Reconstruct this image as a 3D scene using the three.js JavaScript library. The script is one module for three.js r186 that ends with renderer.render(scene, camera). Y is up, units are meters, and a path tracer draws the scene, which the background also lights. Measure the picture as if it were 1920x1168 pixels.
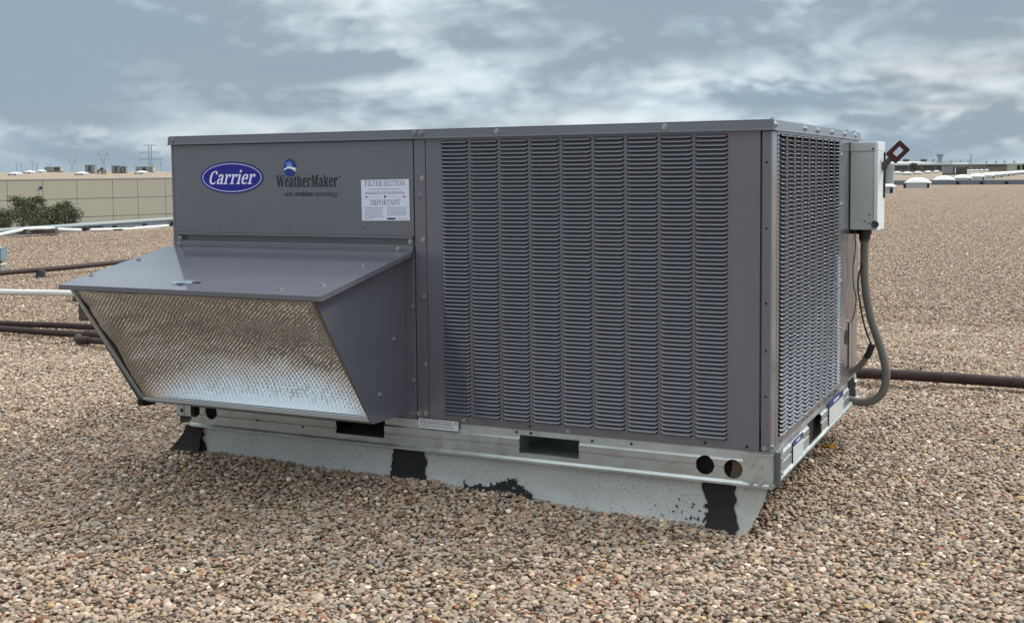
import * as THREE from 'three';
import { mergeGeometries, mergeVertices } from 'three/addons/utils/BufferGeometryUtils.js';
import { RoundedBoxGeometry } from 'three/addons/geometries/RoundedBoxGeometry.js';
import { Brush, Evaluator, SUBTRACTION } from 'three-bvh-csg';

// ---------------------------------------------------------------- camera, sky, sun, exposure
const scene = new THREE.Scene();
const CAM = { pos: new THREE.Vector3(0.79516, 0.93336, 3.41045), f: 2213.18, cx: 939.93, cy: 474.05, yaw: 0.45456, pitch: -0.06799, roll: -0.01012 };
const FULL_W = 2282, FULL_H = 1388;
const camera = new THREE.PerspectiveCamera(2 * Math.atan(FULL_H / 2 / CAM.f) * 180 / Math.PI, 1920 / 1168, 0.05, 9000);
camera.position.copy(CAM.pos);
camera.rotation.order = 'YXZ';
camera.rotation.set(CAM.pitch, CAM.yaw, CAM.roll);
camera.setViewOffset(FULL_W, FULL_H, FULL_W / 2 - CAM.cx, FULL_H / 2 - CAM.cy, 1920, 1168);
camera.updateMatrixWorld(true);

const renderer = new THREE.WebGLRenderer({ antialias: true });
renderer.toneMapping = THREE.LinearToneMapping;
renderer.toneMappingExposure = 1.08;
renderer.shadowMap.enabled = true;

const SUN_DIR = new THREE.Vector3(0.58, 0.80, -0.60).normalize();
const sun = new THREE.DirectionalLight(0xfff0dc, 1.5);
sun.position.copy(SUN_DIR).multiplyScalar(60);
sun.castShadow = true;
sun.shadow.radius = 17;
sun.shadow.mapSize.set(2048, 2048);
Object.assign(sun.shadow.camera, { left: -14, right: 14, top: 14, bottom: -14, near: 1, far: 140 });
sun.name = 'sun';
scene.add(sun, sun.target);

// ---------------------------------------------------------------- random numbers and noise
let seed = 12345;
function srand(s) { seed = s >>> 0; }
function rnd() { seed = (seed + 0x6D2B79F5) >>> 0; let t = seed; t = Math.imul(t ^ (t >>> 15), t | 1); t ^= t + Math.imul(t ^ (t >>> 7), t | 61); return ((t ^ (t >>> 14)) >>> 0) / 4294967296; }
const rr = (a, b) => a + (b - a) * rnd();
function hash2(x, y, s = 0) { let h = Math.imul(x | 0, 374761393) ^ Math.imul(y | 0, 668265263) ^ Math.imul(s | 0, 2147483647 - 1234567); h = Math.imul(h ^ (h >>> 13), 1274126177); return ((h ^ (h >>> 16)) >>> 0) / 4294967296; }
function vnoise(x, y, s = 0) {
  const xi = Math.floor(x), yi = Math.floor(y), xf = x - xi, yf = y - yi;
  const u = xf * xf * xf * (xf * (xf * 6 - 15) + 10), v = yf * yf * yf * (yf * (yf * 6 - 15) + 10);
  const a = hash2(xi, yi, s), b = hash2(xi + 1, yi, s), c = hash2(xi, yi + 1, s), d = hash2(xi + 1, yi + 1, s);
  return a + (b - a) * u + (c - a) * v + (a - b - c + d) * u * v;
}
function fbm(x, y, o, s = 0) { let t = 0, a = 0.5, n = 0; for (let i = 0; i < o; i++) { t += a * vnoise(x, y, s + i * 17); n += a; a *= 0.5; const nx = x * 1.62 - y * 1.18 + 3.7; y = x * 1.18 + y * 1.62 + 1.3; x = nx; } return t / n; }
const sstep = (a, b, x) => { const t = Math.min(1, Math.max(0, (x - a) / (b - a))); return t * t * (3 - 2 * t); };
const lerp = (a, b, t) => a + (b - a) * t;

// ---------------------------------------------------------------- the sky: broken grey cloud, computed by direction
{
  const W = 4096, H = 2048, data = new Float32Array(W * H * 4);
  const fwdAz = Math.atan2(-0.89637849, -0.4380526);           // heading of the view, so that cloud banks can be put by compass bearing
  const R2D = 180 / Math.PI;
  // cloud banks: bearing from the view axis (degrees, right positive), height, half sizes, brightness, blueness
  const banks = [
    [-21, 7.6, 6.5, 2.0, -0.42, 0.03], [-13, 6.6, 4.2, 1.2, -0.24, 0.0], [-9.2, 5.1, 4.2, 0.75, -0.28, 0.01], [-5.5, 4.2, 4.8, 0.5, 0.30, -0.03], [-2.0, 6.9, 3.0, 0.5, 0.04, -0.02], [0, 2.1, 12, 0.9, 0.14, -0.02], [0.5, 5.4, 2.6, 0.4, 0.16, -0.02], [-7.5, 7.4, 3.0, 0.7, -0.10, -0.02],
    [-12.5, 1.9, 4.6, 0.8, 0.20, -0.01], [-11.6, 3.2, 0.8, 1.8, -0.07, -0.02], [-22, 3.6, 5.0, 1.6, -0.08, 0.05], [-20, 1.0, 5.0, 0.6, -0.10, 0.05], [6.2, 7.8, 5.2, 0.8, -0.34, -0.06], [22.5, 6.9, 5.0, 1.1, -0.36, 0.03], [14, 7.4, 4, 0.7, -0.14, -0.03],
    [7, 5.8, 4.2, 0.35, -0.13, -0.03], [11.2, 4.8, 2.8, 0.5, 0.14, 0.0], [19.6, 4.5, 1.5, 0.5, 0.20, -0.02], [13.4, 3.45, 4.6, 0.55, -0.30, 0.10], [20, 1.6, 6.0, 0.9, -0.16, 0.09], [3.5, 2.4, 5, 0.7, 0.16, -0.01], [1.5, 4.0, 4.0, 0.8, 0.14, -0.01], [10.5, 4.7, 5.0, 0.7, 0.12, -0.01],
    [16.6, 2.55, 1.15, 0.20, 0.32, -0.06], [20.3, 2.75, 2.0, 0.16, 0.26, -0.06], [14.4, 2.3, 0.7, 0.2, 0.2, -0.05], [-19.0, 1.75, 1.5, 0.2, 0.30, -0.06], [-22.0, 1.75, 0.8, 0.16, 0.16, -0.04], [-15.9, 1.6, 1.0, 0.3, 0.24, -0.05], [23.6, 1.25, 0.6, 0.25, 0.18, -0.04],
  ];
  const c = new THREE.Vector3();
  for (let j = 0; j < H; j++) {
    const el = ((j + 0.5) / H - 0.5) * Math.PI, se = Math.sin(el), ce = Math.cos(el);
    for (let i = 0; i < W; i++) {
      const k = (j * W + i) * 4, az = ((i + 0.5) / W - 0.5) * 2 * Math.PI;
      data[k + 3] = 1;
      if (el < -0.02) { data[k] = 0.30; data[k + 1] = 0.29; data[k + 2] = 0.27; continue; }
      const dx = ce * Math.cos(az), dz = ce * Math.sin(az), s = Math.max(0, se);
      const inv = 3.4 / (s + 0.30), px = dx * inv, pz = dz * inv;
      const oct = el > 0.7 ? 4 : 6;
      const wx = fbm(px * 0.8 + 9, pz * 0.8 + 4, 3, 5) - 0.5, wz = fbm(px * 0.8 + 31, pz * 0.8 + 17, 3, 9) - 0.5;
      const big = fbm(px * 0.9 + wx * 0.9 + 3, pz * 0.9 + wz * 0.9, oct, 21);
      const fine = fbm(px * 2.4 + wx * 2.2, pz * 2.4 + wz * 2.2 + 8, oct, 43);
      const puff = Math.abs(2 * fbm(px * 2.2 + wz * 1.4 + 70, pz * 2.2 + wx * 1.4, 3, 57) - 1) + 0.6 * Math.abs(2 * fbm(px * 5.2 + wz * 2 + 30, pz * 5.2 + wx * 2, 3, 67) - 1);
      const soft = 1 - 0.75 * Math.exp(-(((Math.atan2(Math.sin(az - fwdAz + 0.36), Math.cos(az - fwdAz + 0.36))) / 0.13) ** 2)) * sstep(0.14, 0.07, el);   // the rain veil on the left is smooth
      let t = 0.48 + (big - 0.5) * 0.62 + ((fine - 0.5) * 0.42 + (puff - 0.40) * 0.30) * soft, blue = 0;
      let daz = az - fwdAz; daz = Math.atan2(Math.sin(daz), Math.cos(daz)) * R2D;
      if (Math.abs(daz) < 45 && el < 0.3) {
        const E = el * R2D, ja = daz + wx * 2.4 + (fine - 0.5) * 2.0, je = E + wz * 0.6 + (fine - 0.5) * 0.9 + (puff - 0.4) * 0.5;
        for (const b of banks) {
          const qa = (ja - b[0]) / b[2], qe = (je - b[1]) / b[3], q = qa * qa + qe * qe;
          if (q < 9) { const g = Math.exp(-q); t += b[4] * g * 1.05; blue += b[5] * g; }
        }
      }
      const low = Math.exp(-s * 26);
      t = lerp(t, 0.54 + (t - 0.48) * 0.8, low);
      
      // thick grey underside -> pale lit cloud; blue where the cover is thin
      const thin = Math.min(1, Math.max(0, 0.35 + blue * 5.0 + (fbm(px * 0.5 + 50, pz * 0.5 + 20, 3, 77) - 0.5) * 1.3));
      const lit = 1 / (1 + Math.exp(-(t - 0.50) * 4.4));
      let r = lerp(0.105, 0.80, lit), g = lerp(0.165, 0.86, lit), bl = lerp(0.23, 0.885, lit);
      const grain = 1 + ((fine - 0.5) * 0.34 + (big - 0.5) * 0.30) * (0.35 + 0.65 * soft); r *= grain; g *= grain; bl *= grain;
      const mid = thin * (1 - Math.abs(lit - 0.45) * 1.2);
      r *= 1 - 0.20 * mid; g *= 1 - 0.05 * mid; bl *= 1 + 0.06 * mid;
      // overcast skies grow brighter overhead, most of all round the hidden sun
      const sd = dx * SUN_DIR.x + se * SUN_DIR.y + dz * SUN_DIR.z;
      const up = 0.97 + 2.2 * Math.pow(s, 2.0) + 5.0 * Math.exp(-(1 - sd) * 8.5) * sstep(0.07, 0.34, s);
      data[k] = r * up * (1 + 0.10 * s); data[k + 1] = g * up * (1 + 0.02 * s); data[k + 2] = bl * up * (1 - 0.07 * s);
    }
  }
  const sky = new THREE.DataTexture(data, W, H, THREE.RGBAFormat, THREE.FloatType);
  sky.mapping = THREE.EquirectangularReflectionMapping; sky.minFilter = sky.magFilter = THREE.LinearFilter; sky.wrapS = THREE.RepeatWrapping; sky.needsUpdate = true;
  scene.background = sky; scene.environment = sky;
}

// ---------------------------------------------------------------- helpers: pixels of the photograph to points (used once, to survey where things stand)
const _r = new THREE.Vector3();
function rayOf(u, v) { return new THREE.Vector3((u - CAM.cx) / CAM.f, -(v - CAM.cy) / CAM.f, -1).applyEuler(camera.rotation); }
function atDepth(u, v, d) { return CAM.pos.clone().addScaledVector(rayOf(u, v), d); }
function onLevel(u, v, y) { const d = rayOf(u, v); return CAM.pos.clone().addScaledVector(d, (y - CAM.pos.y) / d.y); }
const GY = -0.13;                                                     // level of the gravel

// ---------------------------------------------------------------- helpers: textures
function dataTex(n, fn, { repeat = 1, srgb = false, m = n } = {}) {
  const d = new Uint8Array(n * m * 4);
  for (let j = 0; j < m; j++) for (let i = 0; i < n; i++) { const c = fn(i / n, j / m, i, j), k = (j * n + i) * 4; for (let q = 0; q < 3; q++) d[k + q] = Math.max(0, Math.min(255, Math.round((Array.isArray(c) ? c[q] : c) * 255))); d[k + 3] = 255; }
  const t = new THREE.DataTexture(d, n, m, THREE.RGBAFormat); t.wrapS = t.wrapT = THREE.RepeatWrapping; t.magFilter = t.minFilter = THREE.LinearFilter; t.repeat.set(repeat, repeat); if (srgb) t.colorSpace = THREE.SRGBColorSpace; t.needsUpdate = true; return t;
}
function tnoise(u, v, f, s) { const x = u * f, y = v * f, xi = Math.floor(x), yi = Math.floor(y), xf = sstep(0, 1, x - xi), yf = sstep(0, 1, y - yi), w = (a) => ((a % f) + f) % f; const h = (a, b) => hash2(w(a), w(b), s); return lerp(lerp(h(xi, yi), h(xi + 1, yi), xf), lerp(h(xi, yi + 1), h(xi + 1, yi + 1), xf), yf); }
function tfbm(u, v, f, o, s) { let t = 0, a = 0.5, n = 0; for (let i = 0; i < o; i++) { t += a * tnoise(u, v, f, s + i); n += a; a *= 0.55; f *= 2; } return t / n; }
function cellNoise(u, v, f, s) { const x = u * f, y = v * f, xi = Math.floor(x), yi = Math.floor(y); let best = 9, second = 9, id = 0; for (let a = -1; a <= 1; a++) for (let b = -1; b <= 1; b++) { const cx = ((xi + a) % f + f) % f, cy = ((yi + b) % f + f) % f, px = xi + a + hash2(cx, cy, s), py = yi + b + hash2(cx, cy, s + 1), d = Math.hypot(px - x, py - y); if (d < best) { second = best; best = d; id = hash2(cx, cy, s + 2); } else if (d < second) second = d; } return [best, second - best, id]; }

// ---------------------------------------------------------------- helpers: materials
const M = {};
const std = (o) => new THREE.MeshStandardMaterial(o);
const lin = (r, g, b) => new THREE.Color().setRGB(r, g, b);
const gray = (v) => lin(v, v, v);
{
  const peel = dataTex(256, (u, v) => tfbm(u, v, 16, 4, 3), {});
  const dust = dataTex(512, (u, v) => 0.84 + 0.16 * tfbm(u, v, 4, 6, 60), {});
  const rough = dataTex(512, (u, v) => [0, 0.72 + 0.28 * tfbm(u, v, 5, 5, 91), 0], {});
  M.paint = new THREE.MeshPhysicalMaterial({ clearcoat: 0.55, clearcoatRoughness: 0.14, color: lin(0.146, 0.147, 0.178), roughness: 0.28, roughnessMap: rough, map: dust, bumpMap: peel, bumpScale: 0.00005 });
  M.hoodPaint = std({ color: lin(0.146, 0.147, 0.178), roughness: 0.10, map: dust, bumpMap: peel, bumpScale: 0.000012 });
  const spangle = dataTex(512, (u, v) => { const c = cellNoise(u, v, 22, 5), n = tfbm(u, v, 6, 4, 12); const t = 0.78 + 0.16 * (c[2] - 0.5) + 0.22 * (n - 0.5); return [t * 0.98, t, t * 1.0]; }, {});
  const spRough = dataTex(512, (u, v) => { const c = cellNoise(u, v, 22, 5), n = tfbm(u, v, 8, 4, 33); return [0, 0.7 + 0.3 * c[2] * 0.6 + 0.3 * (n - 0.5), 0]; }, {});
  M.galvanised = std({ color: lin(0.60, 0.63, 0.63), metalness: 0.75, roughness: 0.55, map: spangle, roughnessMap: spRough });
  M.screw = std({ color: lin(0.42, 0.42, 0.43), metalness: 0.8, roughness: 0.35 });
  M.paintedScrew = std({ color: lin(0.22, 0.22, 0.24), metalness: 0.3, roughness: 0.3 });
  M.dark = std({ color: gray(0.012), roughness: 0.8 });
  M.coil = std({ color: lin(0.11, 0.11, 0.115), roughness: 0.6, metalness: 0.5 });
  M.foil = std({ color: lin(0.68, 0.705, 0.725), metalness: 1, roughness: 0.14 });
  const granule = dataTex(1024, (u, v) => { const c = cellNoise(u, v, 300, 7), n = tfbm(u, v, 5, 5, 70); const q = c[2]; let t = 0.53 + (q - 0.5) * 0.12 + (n - 0.5) * 0.20; if (q > 0.985) t = 0.25; return [t * 0.985, t * 1.0, t * 0.975]; }, {});
  const grBump = dataTex(1024, (u, v) => 1 - cellNoise(u, v, 300, 7)[0], {});
  M.curb = std({ color: gray(0.95), map: granule, roughness: 0.95, bumpMap: grBump, bumpScale: 0.0012 });
  const tarB = dataTex(256, (u, v) => tfbm(u, v, 8, 5, 19), {});
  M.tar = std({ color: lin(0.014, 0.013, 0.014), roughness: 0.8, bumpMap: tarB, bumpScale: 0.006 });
  const rustMap = dataTex(512, (u, v) => { const n = tfbm(u, v, 8, 5, 44), m = tfbm(u, v, 30, 3, 45); const t = 0.5 + n * 0.5 + (m - 0.5) * 0.4; return [t, t * (0.72 + 0.3 * n), t * (0.72 + 0.3 * n)]; }, {});
  M.rustPipe = std({ color: lin(0.052, 0.030, 0.029), map: rustMap, roughness: 0.72, bumpMap: rustMap, bumpScale: 0.0012 });
  M.pvc = std({ color: lin(0.76, 0.76, 0.74), roughness: 0.4, map: dust });
  M.conduit = std({ color: lin(0.165, 0.155, 0.140), roughness: 0.55 });
  M.blackRubber = std({ color: gray(0.014), roughness: 0.5 });
  const woodMap = dataTex(256, (u, v) => { const n = tfbm(u * 1, v * 1, 4, 5, 81), g = 0.5 + 0.5 * Math.sin((u * 9 + n * 2) * 6.28); const t = 0.6 + 0.25 * g + 0.3 * (n - 0.5); return [t, t * 0.95, t * 0.9]; }, {});
  M.wood = std({ color: lin(0.14, 0.115, 0.09), map: woodMap, roughness: 0.9 });
  M.boxGrey = std({ color: lin(0.52, 0.56, 0.56), roughness: 0.5, map: dust });
  M.red = std({ color: lin(0.052, 0.004, 0.007), roughness: 0.45 });
  M.slate = std({ color: lin(0.06, 0.06, 0.063), roughness: 0.5 });
  const panelMap = dataTex(512, (u, v) => { const n = tfbm(u, v, 4, 6, 120), s = tfbm(u, v * 0.25, 16, 4, 130); const t = 0.86 + 0.2 * (n - 0.5) + 0.16 * (s - 0.5); return [t, t * 0.985, t * 0.965]; }, {});
  M.tiltUp = std({ color: lin(0.43, 0.39, 0.335), map: panelMap, roughness: 0.95 });
  M.joint = std({ color: lin(0.17, 0.16, 0.14), roughness: 1 });
  M.whiteDome = new THREE.MeshPhysicalMaterial({ color: lin(0.86, 0.87, 0.88), roughness: 0.35, transmission: 0.15, thickness: 0 });
  M.aluminium = std({ color: lin(0.55, 0.57, 0.58), metalness: 0.4, roughness: 0.5, map: dust });
  M.steelBlue = std({ color: lin(0.23, 0.26, 0.30), metalness: 0.35, roughness: 0.45, map: spangle });
  M.coping = std({ color: lin(0.46, 0.50, 0.50), metalness: 0.3, roughness: 0.5, map: spangle });
  M.rtuGrey = std({ color: lin(0.25, 0.26, 0.27), roughness: 0.7, map: dust });
  M.rtuBeige = std({ color: lin(0.40, 0.40, 0.34), roughness: 0.7, map: dust });
  M.lattice = std({ color: lin(0.24, 0.27, 0.30), roughness: 0.7, metalness: 0.2 });
  M.bark = std({ color: lin(0.09, 0.07, 0.05), roughness: 1 });
  M.leafA = std({ color: lin(0.082, 0.094, 0.045), roughness: 0.8, side: THREE.DoubleSide });
  M.leafB = std({ color: lin(0.125, 0.128, 0.070), roughness: 0.8, side: THREE.DoubleSide });
  M.brownWall = std({ color: lin(0.20, 0.165, 0.145), roughness: 0.9, map: panelMap });
  M.paleRoof = std({ color: lin(0.60, 0.60, 0.57), roughness: 0.8, map: panelMap });
  M.whiteFascia = std({ color: lin(0.72, 0.72, 0.70), roughness: 0.7 });
  M.leafGold = std({ color: lin(0.42, 0.20, 0.025), roughness: 0.6, side: THREE.DoubleSide });
}

// ---------------------------------------------------------------- helpers: geometry
function uvBox(g, s = 1) {                                            // uv in metres from the face's own direction
  if (g.index) g = g.toNonIndexed();
  const p = g.attributes.position, n = g.attributes.normal, uv = new Float32Array(p.count * 2);
  for (let i = 0; i < p.count; i += 3) {
    let ax = 0, ay = 0, az = 0; for (let k = 0; k < 3; k++) { ax += Math.abs(n.getX(i + k)); ay += Math.abs(n.getY(i + k)); az += Math.abs(n.getZ(i + k)); }
    for (let k = 0; k < 3; k++) { const x = p.getX(i + k), y = p.getY(i + k), z = p.getZ(i + k); const [a, b] = ax >= ay && ax >= az ? [z, y] : ay >= az ? [x, z] : [x, y]; uv[(i + k) * 2] = a * s; uv[(i + k) * 2 + 1] = b * s; }
  }
  g.setAttribute('uv', new THREE.BufferAttribute(uv, 2)); return g;
}
function clean(g) { g = g.index ? g.toNonIndexed() : g; for (const k of Object.keys(g.attributes)) if (!['position', 'normal', 'uv', 'color'].includes(k)) g.deleteAttribute(k); return g; }
function box(x0, x1, y0, y1, z0, z1, r = 0) {
  const w = x1 - x0, h = y1 - y0, d = z1 - z0;
  let g = r > 0 ? new RoundedBoxGeometry(w, h, d, 2, Math.min(r, w / 2.01, h / 2.01, d / 2.01)) : new THREE.BoxGeometry(w, h, d);
  g.translate((x0 + x1) / 2, (y0 + y1) / 2, (z0 + z1) / 2); return uvBox(clean(g));
}
function merge(gs) { gs = gs.map(clean); for (const g of gs) if (!g.attributes.uv) uvBox(g); return gs.length === 1 ? gs[0] : mergeGeometries(gs, false); }
function tube(pts, r, seg = 40, rad = 10, uvs = 1) {
  const c = new THREE.CatmullRomCurve3(pts.map((p) => p.isVector3 ? p : new THREE.Vector3(...p)), false, 'centripetal');
  const g = new THREE.TubeGeometry(c, seg, r, rad, false), L = c.getLength(), uv = g.attributes.uv;
  for (let i = 0; i < uv.count; i++) uv.setXY(i, uv.getX(i) * L * uvs, uv.getY(i) * 2 * Math.PI * r * uvs);
  const e0 = new THREE.CircleGeometry(r, rad), e1 = e0.clone(), t0 = c.getTangent(0), t1 = c.getTangent(1), q = new THREE.Quaternion(), Z = new THREE.Vector3(0, 0, 1);
  e0.applyQuaternion(q.setFromUnitVectors(Z, t0.clone().negate())); e0.translate(...c.getPoint(0).toArray());
  e1.applyQuaternion(q.setFromUnitVectors(Z, t1)); e1.translate(...c.getPoint(1).toArray());
  return merge([g, e0, e1]);
}
function rod(a, b, r, rad = 8) { const A = a.isVector3 ? a : new THREE.Vector3(...a), B = b.isVector3 ? b : new THREE.Vector3(...b), L = A.distanceTo(B), g = new THREE.CylinderGeometry(r, r, L, rad); g.applyQuaternion(new THREE.Quaternion().setFromUnitVectors(new THREE.Vector3(0, 1, 0), B.clone().sub(A).normalize())); g.translate(...A.add(B).multiplyScalar(0.5).toArray()); return clean(g); }
function beam(a, b, w, h = w) { const A = a.isVector3 ? a.clone() : new THREE.Vector3(...a), B = b.isVector3 ? b.clone() : new THREE.Vector3(...b), L = A.distanceTo(B), g = new THREE.BoxGeometry(w, h, L); const m = new THREE.Matrix4().lookAt(A, B, new THREE.Vector3(0, 1, 0)); m.setPosition(A.add(B).multiplyScalar(0.5)); g.applyMatrix4(m); return uvBox(clean(g)); }
function poly(points, depth, bevel = 0) {                             // extruded outline in x,y
  const s = new THREE.Shape(points.map((p) => new THREE.Vector2(...p)));
  return uvBox(clean(new THREE.ExtrudeGeometry(s, { depth, bevelEnabled: bevel > 0, bevelSize: bevel, bevelThickness: bevel, bevelSegments: 1, bevelOffset: -bevel })));
}
const turned = (g, m) => { g.applyMatrix4(m); return g; };

// ---------------------------------------------------------------- helpers: objects
const taken = {};
function numbered(n) { taken[n] = (taken[n] ?? -1) + 1; return taken[n] ? `${n}_${String(taken[n]).padStart(3, '0')}` : n; }
function finish(m) { m.castShadow = m.receiveShadow = true; return m; }
function thing(name, label, category, pos = [0, 0, 0], group) { const o = new THREE.Group(); o.name = numbered(name); o.position.set(...pos); o.userData = { label, category }; if (group) o.userData.group = group; scene.add(o); return o; }
function part(name, geos, mat, parent, label) { const m = finish(new THREE.Mesh(Array.isArray(geos) ? merge(geos) : geos, mat)); m.name = parent === scene ? numbered(name) : name; if (label) m.userData.label = label; parent.add(m); return m; }
function single(name, geos, mat, label, category, group) { const m = part(name, geos, mat, scene); m.userData = { label, category }; if (group) m.userData.group = group; return m; }
function struct(name, geos, mat) { const m = part(name, geos, mat, scene); m.userData = { kind: 'structure' }; return m; }

// ================================================================ THE SETTING
// parapet along the left edge of the roof
const PB = onLevel(0, 427.5, GY + 0.25).setY(GY), PC = onLevel(325, 406.5, GY + 0.25).setY(GY);
const pDir = PC.clone().sub(PB).setY(0).normalize(), pN = new THREE.Vector3(-pDir.z, 0, pDir.x);   // pN points to the roof or away, settled below
if (pN.dot(CAM.pos.clone().sub(PB)) < 0) pN.negate();
const pOut = new THREE.Vector3(-0.46, 0, -0.888).normalize();           // the next roof edge runs straight back behind the unit
const byParapet = (u, v, off = 0) => { const d = rayOf(u, v), t = PB.clone().addScaledVector(pN, off).sub(CAM.pos).dot(pN) / d.dot(pN); return CAM.pos.clone().addScaledVector(d, t); };   // point on the upright plane `off` metres before the parapet
const pStart = PB.clone().addScaledVector(pDir, -26), pEnd = PC.clone().addScaledVector(pDir, 6.5);

// roof slab of the big flat building that carries everything
{
  const gravelTex = (n, s) => dataTex(n, (u, v) => { const c = cellNoise(u, v, 90, s), q = c[2], n2 = tfbm(u, v, 6, 4, s + 40); let a; if (q < 0.5) a = [0.40, 0.335, 0.265]; else if (q < 0.72) a = [0.33, 0.30, 0.27]; else if (q < 0.86) a = [0.24, 0.18, 0.135]; else if (q < 0.95) a = [0.52, 0.45, 0.38]; else a = [0.12, 0.10, 0.09]; const e = 0.86 + 0.5 * (n2 - 0.5); const dk = 1; return a.map((x, i) => x * e * [1.02, 0.925, 0.845][i]); }, {});
  const g1 = gravelTex(1024, 11), b1 = dataTex(1024, (u, v) => { const c = cellNoise(u, v, 90, 11); return Math.min(1, c[1] * 1.8); }, {});
  for (const t of [g1, b1]) t.repeat.set(0.5, 0.5);
  M.gravelSheet = std({ map: g1, bumpMap: b1, bumpScale: 0.012, roughness: 0.95 });
  const back = -340, right = 260;
  const pts = [[pStart.x, pStart.z], [pEnd.x, pEnd.z], [pEnd.x + pOut.x * 420, pEnd.z + pOut.z * 420], [right, back], [right, 40], [pStart.x, 40]];
  const s = new THREE.Shape(pts.map(([x, z]) => new THREE.Vector2(x, -z)));
  const g = new THREE.ExtrudeGeometry(s, { depth: 8.6, bevelEnabled: false }); g.rotateX(-Math.PI / 2); g.translate(0, GY - 0.06 - 8.6, 0);
  struct('roof', uvBox(clean(g)), M.gravelSheet);
  const gt = dataTex(512, (u, v) => { const n = tfbm(u, v, 5, 6, 200); return [0.26 + 0.16 * (n - 0.5), 0.25 + 0.14 * (n - 0.5), 0.19 + 0.1 * (n - 0.5)]; }, { repeat: 0.02 });
  const e = new THREE.PlaneGeometry(14000, 14000, 1, 1); e.rotateX(-Math.PI / 2); e.translate(0, -9, 0);
  struct('ground', uvBox(clean(e)), std({ map: gt, roughness: 1 }));
}

// ---------------------------------------------------------------- gravel: every pebble near the camera, patches of pebbles further off
const palette = [[0.40, 0.325, 0.25, 30], [0.33, 0.30, 0.265, 22], [0.44, 0.36, 0.29, 14], [0.24, 0.175, 0.13, 12], [0.37, 0.27, 0.21, 9], [0.58, 0.52, 0.45, 7], [0.30, 0.15, 0.085, 3.2], [0.10, 0.085, 0.08, 5], [0.47, 0.36, 0.19, 2.2], [0.76, 0.72, 0.66, 1.5], [0.30, 0.29, 0.26, 5]];
const palSum = palette.reduce((a, p) => a + p[3], 0);
function pebbleColor(c) { let q = rnd() * palSum, p; for (p of palette) { q -= p[3]; if (q <= 0) break; } const k = rr(0.66, 1.28) * 0.97, w = rr(-0.03, 0.03); return c.setRGB(p[0] * k * (1.07 + w), p[1] * k * 0.94, p[2] * k * (0.845 - w)); }
function pebbleShape(detail, s) {
  let g = new THREE.IcosahedronGeometry(1, detail); g.deleteAttribute('uv'); g.deleteAttribute('normal'); g = mergeVertices(g, 1e-4);
  const p = g.attributes.position, v = new THREE.Vector3(), cuts = [];
  srand(s * 7919 + 5);
  for (let i = 0; i < 7; i++) cuts.push([new THREE.Vector3(rr(-1, 1), rr(-1, 1), rr(-1, 1)).normalize(), rr(0.52, 0.9)]);
  const ax = rr(0.6, 0.98), ay = rr(0.34, 0.62);
  for (let i = 0; i < p.count; i++) {
    v.fromBufferAttribute(p, i);
    for (const [n, d] of cuts) { const o = v.dot(n) - d; if (o > 0) v.addScaledVector(n, -o * 0.8); }
    v.multiplyScalar(1 + 0.10 * (vnoise(v.x * 2.2 + s * 5, v.y * 2.2 + v.z * 1.7, s) - 0.5));
    p.setXYZ(i, v.x, v.y * ay, v.z * ax);
  }
  g.computeVertexNormals(); return g;
}
function groundLift(x, z) {
  const near = Math.exp(-((x - 0) ** 2 + (z - 0) ** 2) / 60);
  let y = near * ((fbm(x * 1.1 + 5, z * 1.1, 3, 300) - 0.5) * 0.055 + (fbm(x * 3.1, z * 3.1 + 7, 3, 310) - 0.5) * 0.03);
  const zc = Math.max(0, z), dx = Math.max(0, -2.25 - x, x - 0.02), d = Math.hypot(dx, Math.max(0, z < 0 ? 0 : z));
  { const q = (x - PB.x) * pN.x + (z - PB.z) * pN.z, t = (x - PB.x) * pDir.x + (z - PB.z) * pDir.z; y += 0.10 * sstep(3.2, 0.6, q) * sstep(12, 0, t); }
  y -= 0.013 * Math.exp(-((x + 0.25) ** 2 / 0.16 + (z - 0.05) ** 2 / 0.03));
  if (z > -1.5) y += 0.022 * sstep(-0.3, -0.9, x) * Math.exp(-(d * d) / 0.035) * (0.4 + 1.2 * vnoise(x * 2.3 + 2, 3.3, 7)) + 0.0 * zc;
  return y;
}
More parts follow.
